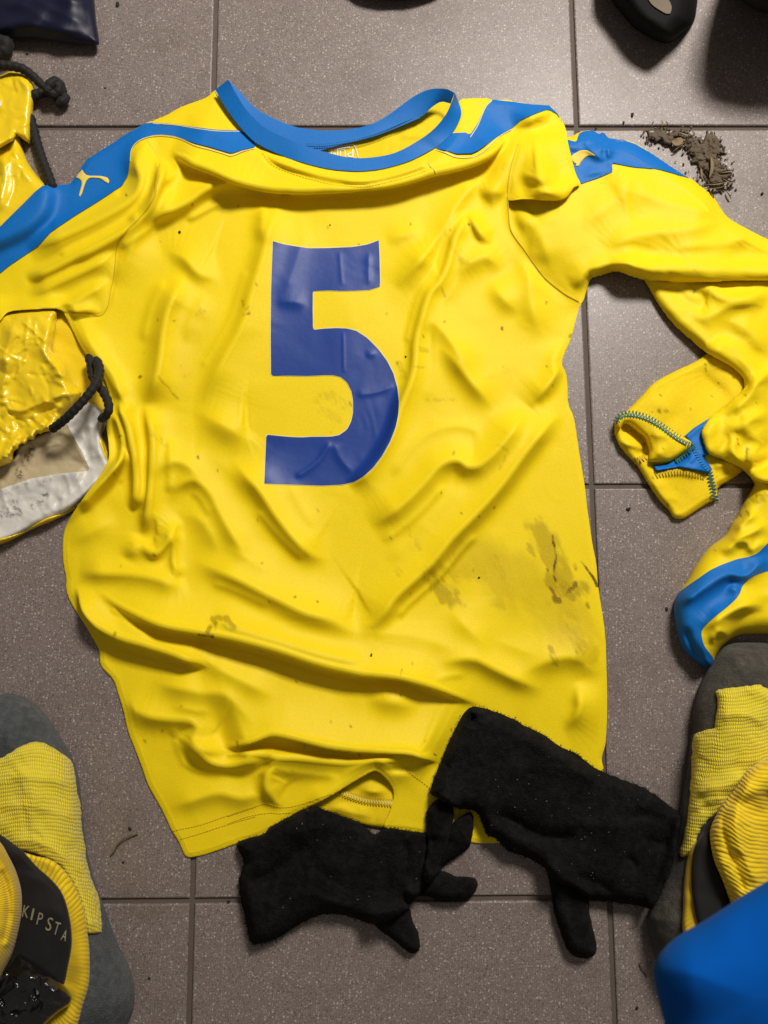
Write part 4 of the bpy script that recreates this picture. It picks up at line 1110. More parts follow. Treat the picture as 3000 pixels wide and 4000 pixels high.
flap_out = pts('R', [(955, -90), (955, 0), (934, 90), (889, 250), (876, 400), (892, 428)], 'C', [(60, 1290), (200, 1297), (330, 1293), (385, 1240), (400, 1212), (446, 1196), (420, 1140), (400, 1080), (385, 1015), (362, 920), (350, 840), (330, 790), (290, 730), (240, 682), (130, 678), (20, 662)])
front_panel = clip(front_out)
fp = front_panel.build('front_panel', m_yellow, jersey, {'stain': j_stain})
sleeve_l = clip(sleeve_l_out, -.25)
sl = sleeve_l.build('sleeve', m_yellow, jersey, {'stain': j_stain})
clip(flap_out, -.25).build('sleeve_shoulder_fold', m_yellow, sleeve_r_anchor, {'stain': j_stain})
Piece(pts('A', [(985, 793), (1100, 800), (1250, 820), (1400, 838), (1570, 842), (1640, 900), (1659, 950), (1580, 965), (1500, 990), (1450, 975), (1350, 945), (1250, 920), (1150, 885), (1100, 875), (1030, 870), (960, 880), (890, 910), (850, 960),
               (840, 1040), (830, 1130), (790, 1200), (640, 1300), (480, 1400), (330, 1500), (250, 1590), (150, 1659)], 'D', [(60, 60), (0, 110), (-250, 260)],
          'Z', [(-280, 1060)], 'A', [(-250, 1640), (0, 1468), (100, 1368), (230, 1238), (280, 1200), (450, 1196), (490, 1143), (528, 1083), (560, 1033), (640, 983), (730, 928), (800, 878), (940, 798)]),
      host=shell, off=.7, th=0, step=5, rounded=False).build('sleeve_stripe', m_blue, sl)
sr = Piece(pts('B', [(1530, 645), (1505, 665), (1480, 700), (1440, 790), (1400, 850), (1385, 872), (1365, 855), (1270, 860), (1200, 925), (1165, 958), (1230, 970), (1300, 990), (1400, 985), (1440, 965), (1550, 890), (1659, 830)],
               'C', [(60, 775), (150, 735), (235, 705), (290, 735), (335, 800), (290, 728), (240, 680), (130, 676), (0, 658)]), host=shell, off=.7, th=0, step=5, rounded=False)
sr.build('shoulder_stripe', m_blue, fp)
Piece(pts('A', [(532, 1098), (510, 1120), (488, 1146), (505, 1156), (525, 1160), (530, 1190), (518, 1235), (508, 1275), (516, 1276), (532, 1250), (545, 1200), (565, 1157), (600, 1150), (650, 1155), (676, 1172), (695, 1190), (708, 1187), (708, 1168), (695, 1150), (670, 1142), (640, 1138), (570, 1138), (548, 1128)]),
      host=shell, off=1.3, th=.4, r=6, step=3, rounded=False).build('leaping_cat_logo', m_logo, sl)
# number 5
five = pts('E', [(100, 770), (96, 300), (105, -60)], 'B', [(112, 1562)])
num_out = np.vstack([pts('B', [(110, 1562), (180, 1582), (260, 1596), (345, 1608), (480, 1606), (620, 1600), (720, 1584), (796, 1556)]), pts('E', [(801, 20), (804, 195), (760, 210), (735, 217), (640, 222), (555, 224), (480, 220), (368, 224), (367, 350), (369, 478),
            (440, 470), (520, 466), (590, 469), (650, 484), (720, 530), (790, 600), (850, 680), (890, 760), (915, 850), (927, 950), (922, 1030), (905, 1110), (870, 1200), (820, 1290), (760, 1370), (700, 1425), (640, 1460), (560, 1480), (430, 1486), (250, 1480), (54, 1473),
            (58, 1380), (67, 1157), (140, 1165), (230, 1173), (300, 1175), (360, 1171), (430, 1171), (490, 1170), (540, 1160), (590, 1125), (618, 1070), (630, 1010), (630, 930), (618, 870), (590, 815), (550, 782), (500, 770), (440, 770), (340, 775), (220, 773), (98, 774), (96, 500), (99, 200)])])
def grow(poly, d):
    t = np.roll(poly, -1, 0) - np.roll(poly, 1, 0); t /= np.linalg.norm(t, axis=1, keepdims=True) + 1e-9
    return poly + np.stack([t[:, 1], -t[:, 0]], 1) * d
area = .5 * np.sum(num_out[:, 0] * np.roll(num_out[:, 1], -1) - np.roll(num_out[:, 0], -1) * num_out[:, 1])
Piece(grow(num_out, 3.2 * np.sign(area)), host=shell, off=.35, th=0, step=4, rounded=False).build('number_border', m_white_edge, fp)
Piece(num_out, host=shell, off=.7, th=0, step=4, rounded=False,
      folds=[(pts('E', [(540, -40), (560, 200)]), .5, 8, 8), (pts('E', [(735, -40), (735, 210)]), .9, 10, 18), (pts('E', [(565, 480), (570, 760)]), .7, 5, 5), (pts('E', [(490, 1190), (400, 1330), (250, 1440)]), 1.4, 14, 12),
             (pts('E', [(640, 900), (780, 880), (920, 830)]), 1.0, 14, 12), (pts('E', [(100, 300), (230, 290), (367, 330)]), 2.2, 40, 26), (pts('E', [(700, 640), (800, 620)]), 1.2, 14, 14), (pts('E', [(500, 1190), (540, 1300), (640, 1420)]), 1.0, 20, 16)]
      ).build('number_print', m_number, fp)
# stitching
stitch = dashes(pts('J', [(1120, 410), (1300, 370), (1500, 300), (1659, 250)], 'K', [(130, 590), (250, 545), (360, 515), (440, 535), (520, 530), (640, 495), (760, 450)]), 8, 4) + \
         dashes(pts('J', [(1165, 465), (1300, 425), (1500, 360), (1659, 315)], 'K', [(130, 635), (250, 590), (380, 568), (440, 572), (520, 565)]), 8, 4) + \
         dashes(pts('K', [(1190, 318), (1260, 370), (1340, 430)]), 8, 4)
ribbons('hem_stitching', stitch, 3.5, shell, m_thread, fp, off=.4)
ribbons('neck_stitching', dashes(pts('B', [(40, 985), (100, 1050), (220, 1100), (400, 1145), (560, 1172), (700, 1175), (850, 1150), (1000, 1110), (1090, 1080)]), 8, 4), 3.5, shell, m_thread, fp, off=.4)
ribbons('seam_thread', edge_line(pts('B', [(1095, 1020), (1130, 1055), (1160, 1088)])), 3, shell, m_pale_thread, fp, off=.5, kind=None)
SEAM_L = pts('P', [(640, 200), (628, 330), (600, 430), (520, 535), (430, 625), (386, 705), (370, 850), (350, 950), (330, 1045), (290, 1100), (220, 1095), (130, 1090), (70, 1078)])
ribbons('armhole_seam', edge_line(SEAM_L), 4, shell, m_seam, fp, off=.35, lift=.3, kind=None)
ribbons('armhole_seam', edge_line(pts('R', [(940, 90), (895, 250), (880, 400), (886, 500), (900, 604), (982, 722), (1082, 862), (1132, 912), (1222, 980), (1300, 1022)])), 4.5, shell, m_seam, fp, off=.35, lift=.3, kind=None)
ribbons('piping', edge_line(pts('A', [(990, 795), (1100, 802), (1250, 822), (1400, 840), (1570, 844)])) + edge_line(pts('A', [(1655, 952), (1580, 967), (1500, 992), (1450, 977), (1350, 947), (1250, 922), (1150, 887), (1100, 877), (1030, 872), (960, 882), (890, 912), (850, 962), (840, 1040)])), 3, shell, m_white_edge, fp, off=1.1, lift=.3, kind=None)
ribbons('piping', edge_line(pts('B', [(1530, 648), (1505, 668), (1482, 702), (1442, 792), (1402, 852), (1386, 874)])) + edge_line(pts('B', [(1165, 960), (1230, 972), (1300, 992), (1400, 987), (1440, 967), (1550, 892), (1659, 832)])), 3, shell, m_white_edge, fp, off=1.1, lift=.3, kind=None)
# pale piping where blue meets yellow
ribbons('piping', edge_line(pts('A', [(1395, 583), (1440, 660), (1500, 755), (1578, 848)])), 5, shell, m_white_edge, fp, off=1.4, kind=None)

# collar: the far band stands behind, the near band lies over the chest
tip_z = 16
band_b = loft('collar', [(pts('A', [(1475, 517), (1560, 600), (1655, 700)], 'B', [(100, 760), (250, 820), (400, 843), (520, 845), (650, 830), (760, 800), (880, 730), (1000, 640), (1080, 595), (1150, 575), (1240, 578), (1286, 602)]),
                          [16, 12, 10, 9, 8, 8, 8, 8, 9, 10, 14, 18, 21, 23, 24]),
                         (pts('A', [(1477, 520), (1560, 690), (1640, 800)], 'B', [(100, 890), (250, 950), (400, 975), (520, 945), (650, 912), (760, 885), (880, 840), (1000, 790), (1080, 750), (1140, 695), (1200, 660), (1262, 672)]),
                          [15, 12, 10, 9, 8.5, 8.5, 8.5, 8.5, 9, 9, 10, 11, 13, 14, 17])], m_blue, jersey, m=12, bulge=.2)
class Flat:
    """height of the far collar band for the thread that lies on it"""
    def sample(self, x, y): return np.full(np.shape(x), 10.2), np.zeros(np.shape(x)), np.zeros(np.shape(x))
ribbons('collar_stitching', dashes(pts('B', [(330, 930), (450, 930), (560, 915), (650, 897), (760, 868), (880, 822), (1000, 772), (1070, 745)]), 7, 3), 5, Flat(), m_blue_thread, band_b, off=.4)
ribbons('collar_stitching', dashes(pts('B', [(330, 944), (450, 944), (560, 930), (650, 912), (760, 882), (880, 838), (1000, 788), (1070, 758)]), 7, 3), 5, Flat(), m_blue_thread, band_b, off=.4)
zf, _, _ = shell.sample(*pts('A', [(1395, 583), (1440, 660), (1500, 750), (1575, 845)], 'B', [(0, 925), (150, 1000), (300, 1052), (450, 1090), (600, 1107), (720, 1106), (850, 1086), (1000, 1040), (1150, 962), (1200, 930), (1280, 850), (1325, 765), (1330, 720), (1312, 660)]).T)
zf = np.clip(zf, 8, 40) + 1.4
band_f = loft('collar', [(pts('A', [(1475, 517), (1520, 590), (1580, 690), (1650, 770)], 'B', [(60, 830), (180, 890), (300, 937), (420, 976), (600, 1020), (740, 1021), (900, 990), (1050, 912), (1150, 838), (1230, 742), (1270, 655), (1284, 615), (1286, 602)]),
                          [16, 14, 13, 12, 12, 12, 12, 12, 12, 12, 12, 13, 16, 19, 22, 24, 24]),
                         (pts('A', [(1395, 583), (1440, 660), (1500, 750), (1575, 845)], 'B', [(0, 925), (150, 1000), (300, 1052), (450, 1090), (600, 1107), (720, 1106), (850, 1086), (1000, 1040), (1150, 962), (1200, 930), (1280, 850), (1325, 765), (1330, 720), (1312, 660), (1290, 606)]),
                          list(zf) + [24])], m_blue, jersey, m=12, bulge=.0, n=140)

# ------------------------------------------------------------------ person: two stockinged feet and a knee in blue shorts
person = thing('person', 'seated person, only two feet in yellow and grey socks and a blue-clad knee in view', 'person')
def foot_uv(cx, k): return lambda x, y: (x / 1000, (y - k * ((x - cx) / 100.0)**2) / 1000)
lf = Piece(pts('G', [(-500, 1900), (-400, 1500), (-250, 1330), (-100, 1215), (0, 1182), (60, 1175), (130, 1190), (230, 1250), (310, 1330), (370, 1420), (420, 1500), (460, 1570), (490, 1650)],
               'J', [(515, 90), (530, 250), (545, 400), (570, 560), (610, 720), (660, 860), (700, 970), (770, 1150), (840, 1290), (872, 1430), (870, 1540), (830, 1659), (760, 1800), (500, 2100), (-300, 2100), (-500, 1000)]),
           th=52, r=230, base=.6, rest=False, noise=[(1.0, 120, 2)], step=6).cover()
left = lf.build('sock', m_greysock, person)
left['label'] = 'sock with slate grey toe and a lettered black ankle strap'
kn = Piece(pts('G', [(-400, 1640), (-150, 1625), (0, 1595), (100, 1540), (200, 1492), (290, 1500), (380, 1550), (440, 1590), (475, 1640)],
               'J', [(485, 40), (500, 150), (522, 240), (530, 380), (548, 480), (560, 590), (600, 740), (640, 840), (655, 960), (655, 1065), (600, 1075), (570, 1080), (550, 1000), (520, 880), (460, 740), (380, 640), (280, 580), (150, 540), (-300, 500)]),
           host=lf, off=1.2, th=5, r=26, step=4, noise=[(1.0, 90, 5)], jag=(2.5, 7),
           folds=[(pts('J', [(-100, 120), (100, 60), (300, 70), (500, 120)]), 1.6, 30, 20), (pts('J', [(-100, 260), (150, 240), (350, 280), (520, 340)]), 1.6, 30, 20), (pts('J', [(60, 470), (250, 480), (400, 560), (560, 700)]), 3, 26, 26),
                  (pts('J', [(200, 590), (340, 610), (460, 720), (560, 900), (600, 1060)]), 3, 20, 20)]).cover()
kn.build('knitted_upper', m_knit, left, uv=foot_uv(150, 9))
rb = Piece(pts('J', [(60, 520), (150, 545), (240, 572), (320, 590), (400, 645), (480, 755), (540, 900), (566, 1060), (580, 1200), (575, 1400), (530, 1560), (480, 1700), (200, 1850), (-200, 1800), (-200, 600)]),
           th=9, r=40, base=1, soft=20, step=4, noise=[(.8, 80, 1)]).cover()
def arc_uv(cx, cy):
    return lambda x, y: (np.hypot(x - cx, y - cy) / 1000, np.arctan2(y - cy, x - cx) * 330 / 1000)
rb.build('ribbed_band', m_rib, left, uv=arc_uv(20, 3750))
stp = Piece(pts('J', [(-200, 330), (0, 430), (60, 470), (150, 540), (240, 640), (320, 710), (390, 790), (430, 880), (460, 1020), (465, 1150), (440, 1290), (415, 1400), (350, 1500), (-200, 1560)]),
            th=6, r=24, base=.8, soft=20, step=5, noise=[(1.0, 120, 4)]).cover()
stp.build('ankle_strap', m_strap, left)
for ch, x, y, w, h, a in (('K', 168, 930, 40, 78, .20), ('I', 210, 948, 12, 76, .22), ('P', 259, 978, 32, 80, .24), ('S', 320, 1012, 36, 88, .26), ('T', 368, 1040, 36, 84, .28), ('A', 418, 1085, 34, 70, .30)):
    letter('strap_lettering', ch, pts('J', [(x, y)])[0], w * .6, h * .6, a, stp, m_letters, left, off=1.0)
cf = Piece(pts('J', [(-300, 330), (-100, 420), (0, 480), (50, 560), (100, 660), (135, 780), (142, 880), (130, 1000), (80, 1200), (20, 1330), (-20, 1400), (-300, 1500)]),
           th=34, r=110, base=1, soft=16, step=4, noise=[(1, 80, 2)], folds=[(pts('J', [(0, 650), (50, 800), (60, 950), (20, 1150)]), -4, 14, 14), (pts('J', [(20, 600), (85, 760), (90, 950), (40, 1180)]), 3, 14, 14)]).cover()
cf.build('ribbed_cuff', m_rib, left, uv=arc_uv(-150, 3560))
sg_ = Piece(pts('J', [(-250, 1520), (-60, 1420), (0, 1370), (60, 1290), (120, 1200), (200, 1240), (330, 1330), (440, 1430), (470, 1490), (450, 1540), (380, 1590), (300, 1659), (200, 1780), (-250, 1900)]),
            th=16, r=60, base=2, soft=16, step=5, noise=[(3.5, 70, 6), (1.2, 28, 2)], rounded=False).cover()
sg_.build('shin_guard_edge', m_shinplastic, left)

rf = Piece(pts('I', [(1250, 1050), (1300, 965), (1370, 875), (1450, 845), (1560, 842), (1659, 850), (1850, 950), (2050, 1300)], 'Z', [(3300, 3000), (3300, 4150), (2800, 4150)],
               'L', [(1100, 1620), (1020, 1470), (975, 1360), (950, 1240), (945, 1180), (1000, 1060), (1050, 940), (1090, 820), (1120, 660), (1150, 480), (1180, 300), (1200, 120)], 'I', [(1168, 1420), (1172, 1280), (1200, 1160)]),
           th=52, r=230, base=.6, rest=False, noise=[(1.2, 110, 4)], step=6).cover()
right = rf.build('sock', m_greysock_shaded, person)
right['label'] = 'sock with frayed yellow knit over a worn grey toe with shade in its colour'
kr = Piece(pts('I', [(1318, 1165), (1340, 1150), (1400, 1140), (1530, 1130), (1600, 1113), (1659, 1148), (1850, 1250)], 'Z', [(3300, 3000), (3250, 3300)], 'L', [(1659, 430), (1540, 470), (1440, 520), (1380, 560), (1320, 600), (1262, 660), (1235, 740), (1212, 812), (1175, 820), (1148, 826), (1138, 790), (1175, 650),
                  (1195, 500), (1205, 350), (1215, 130)], 'I', [(1168, 1500), (1172, 1455), (1200, 1430), (1310, 1400), (1322, 1330), (1332, 1240)]),
           host=rf, off=1.2, th=5, r=26, step=4, noise=[(1.2, 90, 3)], jag=(3, 8), rounded=False,
           folds=[(pts('I', [(1320, 1350), (1420, 1310), (1540, 1320), (1659, 1390)]), 2.5, 24, 20), (pts('L', [(1200, 470), (1300, 420), (1420, 400), (1540, 330)]), 3, 20, 24), (pts('L', [(1190, 560), (1300, 500), (1420, 470)]), 3, 18, 20),
                  (pts('L', [(1160, 760), (1200, 640), (1300, 540)]), 2.5, 14, 18)]).cover()
kr.build('knitted_upper', m_knit, right, uv=foot_uv(2800, -9))
ys = Piece(pts('L', [(1235, 735), (1192, 806), (1168, 940), (1160, 1100), (1168, 1300), (1300, 1400), (1400, 1000), (1300, 700)]), th=6, r=20, base=1, soft=16, step=4).cover()
ys.build('ribbed_band', m_rib, right, uv=arc_uv(2950, 3450))
sb = Piece(pts('L', [(1420, 520), (1330, 590), (1265, 690), (1228, 765), (1207, 900), (1216, 1080), (1250, 1230), (1350, 1420), (1700, 1420), (1650, 900), (1550, 600)]), th=5, r=24, base=.8, soft=16, step=5).cover()
sb.build('ankle_strap', m_strap, right)
rr = Piece(pts('L', [(1850, 150), (1659, 245), (1540, 310), (1460, 430), (1400, 500), (1345, 595), (1316, 680), (1340, 840), (1390, 960), (1440, 1100), (1540, 1350), (1950, 1400)]), th=26, r=90, base=1, soft=16, step=4, noise=[(1.4, 80, 3)],
           folds=[(pts('L', [(1480, 440), (1400, 560), (1400, 700), (1480, 900), (1530, 1040)]), -4, 16, 16), (pts('L', [(1560, 330), (1500, 480), (1470, 640), (1540, 880), (1620, 1000)]), 4, 30, 26)]).cover()
rr.build('ribbed_cuff', m_rib, right, uv=lambda x, y: (x / 1000, (y + 30 * np.sin(x / 34.0) * .35 - .35 * (x - 2800)) / 1000))
kneeblue = Piece(pts('L', [(2100, 700), (1659, 965), (1530, 1042), (1280, 1203), (1130, 1290), (1050, 1360), (1005, 1425), (986, 1500), (1000, 1600), (1050, 1810), (1120, 2100), (2300, 2300), (2500, 1200)]),
                 th=34, r=420, base=240, rest=False, step=14, noise=[(1, 300, 2)],
                 folds=[(pts('L', [(1200, 1250), (1200, 1500), (1240, 1850)]), 5, 150, 130)], edge=1)
kneeblue.build('shorts_leg', m_royal, person)

# ------------------------------------------------------------------ gloves
def glove_part(outline, th, r, name, parent, **k):
    k.setdefault('noise', [(.9, 110, 2), (.3, 34, 5), (.25, 12, 1)])
    p = Piece(outline, th=th, r=r, base=1, step=5, jag=(2.2, 6), **k).cover()
    return p, p.build(name, m_fleece, parent)
g1 = thing('glove', 'black fleece glove lying at the hem with its open cuff to the left', 'glove', 'black fleece gloves')
glove_part(pts('K', [(1270, 1040), (1290, 970), (1380, 910), (1430, 915), (1480, 940), (1540, 940), (1590, 950), (1610, 990), (1590, 1040), (1540, 1080), (1460, 1092), (1370, 1082), (1300, 1055), (1200, 1060), (1200, 1000)]), 15, 40, 'finger', g1, soft=10)
glove_part(pts('K', [(1440, 640), (1520, 580), (1570, 560), (1582, 640), (1562, 760), (1500, 812), (1430, 862), (1390, 905), (1330, 960), (1300, 900), (1360, 760)]), 12, 36, 'finger', g1, soft=10)
glove_part(pts('K', [(960, 1160), (1100, 1120), (1200, 1120), (1220, 1190), (1252, 1260), (1268, 1330), (1262, 1380), (1215, 1392), (1165, 1362), (1110, 1315), (1050, 1270), (1000, 1225)]), 14, 40, 'thumb', g1, soft=10)
gb, _ = glove_part(pts('K', [(190, 745), (260, 715), (340, 695), (400, 640), (530, 575), (620, 532), (660, 530), (740, 560), (820, 590), (900, 615), (960, 660), (1005, 695), (1030, 670), (1080, 655), (1180, 670), (1300, 690), (1320, 760), (1310, 860), (1300, 960),
                       (1270, 1040), (1210, 1090), (1200, 1130), (1130, 1180), (1000, 1220), (900, 1195), (800, 1165), (690, 1165), (560, 1220), (430, 1300), (280, 1340), (250, 1250), (215, 1080), (200, 960), (215, 920), (228, 850), (205, 800)]),
                20, 56, 'glove_body', g1, soft=16,
                folds=[(pts('K', [(200, 960), (300, 960), (420, 900), (540, 800), (640, 720)]), -8, 30, 40), (pts('K', [(205, 790), (222, 850), (212, 930)]), -14, 14, 26), (pts('K', [(950, 780), (930, 900), (880, 1010), (840, 1130)]), -3, 20, 20),
                       (pts('K', [(1080, 700), (1060, 800), (1080, 950), (1040, 1080)]), -4, 24, 24), (pts('K', [(1180, 700), (1190, 850), (1170, 980)]), -6, 20, 20), (pts('K', [(600, 900), (750, 860), (860, 900)]), 4, 60, 60), (pts('K', [(245, 760), (268, 860), (255, 980), (270, 1120), (310, 1320)]), 4, 16, 16, {'taper': .05}), (pts('K', [(420, 720), (600, 660), (760, 640)]), 5, 40, 30), (pts('K', [(450, 1100), (600, 1040), (760, 1090), (900, 1150)]), 5, 50, 30)])
gf, _ = glove_part(pts('K', [(1308, 560), (1340, 510), (1390, 475), (1450, 490), (1466, 560), (1455, 640), (1430, 760), (1390, 850), (1370, 920), (1320, 985), (1290, 960), (1296, 860), (1315, 760), (1303, 640)]), 15, 40, 'finger', g1, soft=12)

g2 = thing('glove', 'black fleece glove lying palm up across the jersey corner, cuff on the yellow cloth', 'glove', 'black fleece gloves')
glove_part(pts('L', [(360, 860), (480, 930), (595, 1040), (605, 1130), (625, 1240), (650, 1350), (640, 1400), (590, 1425), (520, 1410), (475, 1370), (440, 1280), (400, 1160), (385, 1050)]), 16, 44, 'thumb', g2, soft=10)
ga, _ = glove_part(pts('H', [(1190, 1640), (1230, 1540), (1290, 1405), (1345, 1310), (1400, 1262), (1480, 1272), (1659, 1338)], 'I', [(90, 1390), (200, 1440), (280, 1500), (370, 1550), (450, 1600)],
                   'L', [(490, 190), (560, 240), (640, 300), (700, 330), (800, 370), (930, 420), (1020, 480), (1100, 540), (1140, 590), (1132, 680), (1120, 760), (1090, 880), (1040, 1000), (975, 1130), (900, 1112), (740, 1090), (600, 1062), (500, 1000), (390, 960),
                         (340, 890), (240, 830), (130, 790), (60, 720), (0, 690)], 'K', [(1640, 640), (1600, 562), (1500, 540), (1420, 510), (1360, 470), (1328, 452), (1335, 410), (1360, 340)]),
                22, 60, 'glove_body', g2, soft=20,
                folds=[(pts('H', [(1400, 1285), (1405, 1340), (1380, 1400)]), -15, 14, 20), (pts('H', [(1420, 1420), (1340, 1520), (1220, 1620)]), 4, 40, 40), (pts('L', [(0, 570), (130, 600), (280, 680), (420, 715), (560, 700)]), -10, 36, 30),
                       (pts('L', [(780, 830), (860, 850), (900, 930)]), -6, 20, 24), (pts('L', [(400, 930), (500, 940), (650, 980), (760, 1050)]), -6, 24, 24), (pts('L', [(0, 290), (150, 290), (400, 300), (600, 330)]), 4, 60, 50),
                       (pts('L', [(780, 600), (950, 580), (1100, 620)]), -4, 26, 26), (pts('L', [(900, 700), (1000, 740), (1110, 760)]), -4, 22, 22), (pts('H', [(1395, 1310), (1335, 1420), (1275, 1560), (1225, 1640)]), 4, 16, 16, {'taper': .05}), (pts('L', [(150, 120), (350, 180), (520, 300), (700, 420)]), 5, 50, 34), (pts('L', [(500, 620), (700, 640), (880, 620)]), 5, 40, 40)])
rs = np.random.RandomState(5)
def lint(host, n, box, parent):
    lines = []
    while len(lines) < n:
        x, y = rs.uniform(box[0], box[2]), rs.uniform(box[1], box[3])
        if bilinear(host.D, host.x0, host.y0, host.step, np.array([x]), np.array([y]))[0] < 10: continue
        a, l = rs.uniform(0, 6.28), rs.uniform(.8, 3)
        lines.append(np.array([(x, y), (x + l * math.cos(a), y + l * math.sin(a)), (x + 2 * l * math.cos(a + .5), y + 2 * l * math.sin(a + .5))]))
    ribbons('lint', lines, 1.5, host, m_lint, parent, off=.9)
lint(gb, 14, (950, 3150, 1650, 3600), g1)
lint(ga, 40, (1900, 2950, 2600, 3450), g2)

def fuzz(host, n, parent, ln=9):
    """short loose fibres that stand off the fleece"""
    V, Fc = [], []
    p = host.poly
    for k in range(n):
        if k % 2:
            i = rs.randint(len(p)); x, y = p[i] + rs.uniform(-5, 5, 2)
        else:
            x, y = rs.uniform(host.X.min(), host.X.max()), rs.uniform(host.Y.min(), host.Y.max())
            if bilinear(host.D, host.x0, host.y0, host.step, np.array([x]), np.array([y]))[0] < 4: continue
        z, _, _ = host.sample(np.array([x]), np.array([y])); z = z[0]
        a = rs.uniform(0, 6.28); l = ln * rs.uniform(.5, 1.3)
        q = at(np.array([x, x + 2.0, x + l * math.cos(a)]), np.array([y, y + 1.6, y + l * math.sin(a)]), np.array([z, z, z + rs.uniform(.6, 2.2)]) / 1000)
        b = len(V); V.extend(q); Fc.append((b, b + 1, b + 2))
    o = mesh_from('fleece_fibres', V, Fc, m_fleece, parent); o['kind'] = 'stuff'
fuzz(gb, 2600, g1); fuzz(gf, 500, g1); fuzz(ga, 3000, g2)

# ------------------------------------------------------------------ navy garment, shoes (one added for its shadow) and bag at the far side
nv = Piece(pts('A', [(-350, -350), (300, -380), (600, -350), (606, -150), (612, 0), (625, 150), (648, 292), (560, 290), (400, 276), (250, 252), (80, 250), (0, 242), (-350, 260)]), th=10, r=60, base=7, rest=False, noise=[(1.5, 140, 4)], rounded=False,
           folds=[(pts('A', [(-50, 60), (100, 20), (200, 60), (300, 130), (420, 190), (560, 230)]), 6, 60, 50), (pts('A', [(60, -100), (200, -40), (350, 60), (500, 130), (610, 180)]), 5, 50, 40), (pts('A', [(-50, 200), (100, 140), (200, 150), (330, 210)]), 5, 40, 40),
                  (pts('A', [(280, -100), (420, -20), (600, 40)]), 7, 50, 40)])
tag(nv.build('shorts', m_navy), 'shiny navy blue shorts with a pointed hem corner above the yellow bag', 'shorts')

def shoe(name, label, outline, lining, group=None, tall=38):
    t = thing(name, label, 'shoe', group)
    p = Piece(outline, th=tall, r=90, base=.6, rest=False, step=8, noise=[(1.2, 120, 2)])
    p.build('upper', m_rubber, t)
    Piece(outline, th=12, r=20, base=.5, rest=False, step=8).build('sole', m_rubber, t)
    if lining is not None: Piece(lining, host=p, off=1.2, th=0, step=5).build('lining', m_lining, t)
    return p
sh = shoe('shoe', 'black shoe with a rounded toe lying at the top right', pts('C', [(560, -160), (640, 0), (700, 75), (780, 170), (870, 232), (950, 270), (1030, 276), (1100, 222), (1170, 160), (1196, 60), (1205, -100), (1180, -330), (1000, -480), (700, -400)]),
          pts('C', [(875, -40), (900, 20), (950, 60), (1020, 92), (1035, 40), (1000, -20), (940, -60)]), 'black shoes')
shoe('shoe', 'added black shoe at the top edge, placed for the shadow it casts', pts('B', [(480, -220), (560, -110), (680, -35), (800, -5), (920, 0), (1050, -15), (1200, -65), (1300, -150), (1320, -340), (1200, -520), (700, -520), (520, -380)]), None, 'black shoes', 20)  # added shoe: stands in for the unseen thing shading the top edge
bgo = pts('C', [(1400, -140), (1480, -10), (1540, 40), (1600, 70), (1700, 95), (2300, 140), (2500, -200), (2300, -500), (1600, -500), (1440, -300)])
bg = Piece(bgo, th=85, r=90, base=.6, rest=False, step=14, noise=[(4, 200, 3)], power=.35)
tag(bg.build('kit_bag', m_bagcloth), 'black kit bag whose rounded corner shows at the top right', 'bag')

# ------------------------------------------------------------------ mud, leaves and crumbs on the tiles
clump = thing('mud_clump', 'clump of dried mud, grass and dead leaves beside the jersey shoulder', 'mud')
mo1 = pts('C', [(880, 850), (920, 835), (990, 840), (1040, 850), (1110, 865), (1150, 880), (1120, 905), (1050, 910), (1000, 920), (960, 905), (900, 885), (872, 868)])
mo2 = pts('C', [(1100, 900), (1180, 905), (1260, 900), (1320, 910), (1345, 980), (1330, 1040), (1380, 1080), (1420, 1140), (1400, 1190), (1330, 1205), (1270, 1190), (1240, 1120), (1200, 1050), (1150, 980), (1110, 930)])
V, Fc = [], []
def flake(cx, cy, size, z0, pool, tall=1.0):
    n = rs.randint(4, 7); a0 = rs.uniform(0, 6.28); el = rs.uniform(.25, .8); rot = rs.uniform(0, 6.28)
    b = len(pool[0])
    tx, ty = rs.uniform(-.5, .5, 2) * tall
    for k in range(n):
        a = a0 + 2 * math.pi * k / n; r = size * rs.uniform(.5, 1.1)
        lx, ly = r * math.cos(a), r * el * math.sin(a)
        x, y = lx * math.cos(rot) - ly * math.sin(rot), lx * math.sin(rot) + ly * math.cos(rot)
        pool[0].append(at(np.array(cx + x), np.array(cy + y), np.array(max(.3, z0 + (tx * x + ty * y) / 4.6 + rs.uniform(-.4, .4))) / 1000))
    pool[0].append(at(np.array(cx), np.array(cy), np.array(z0 + rs.uniform(.5, 1.6)) / 1000))
    for k in range(n): pool[1].append((b + k, b + (k + 1) % n, b + n))
for mo, cnt in ((mo1, 150), (mo2, 430)):
    mp = Piece(mo, th=3.6, r=14, base=.4, rest=False, step=4, noise=[(1.2, 22, 1), (1.4, 9, 4)], jag=(26, 20), edge=.6)
    mp.build('mud', m_mud, clump)
    pool = ([], [])
    k = 0
    while k < cnt:
        x, y = rs.uniform(mo[:, 0].min() - 30, mo[:, 0].max() + 30), rs.uniform(mo[:, 1].min() - 30, mo[:, 1].max() + 30)
        d = poly_distance(mo, np.array([[x]]), np.array([[y]]))[0][0, 0]
        if d < -rs.exponential(14): continue
        flake(x, y, rs.uniform(3, 12), rs.uniform(.6, 3) if d > 0 else .6, pool)
        k += 1
    o = mesh_from('mud_flakes', pool[0], pool[1], m_mud, clump, flat=True); o['kind'] = 'stuff'
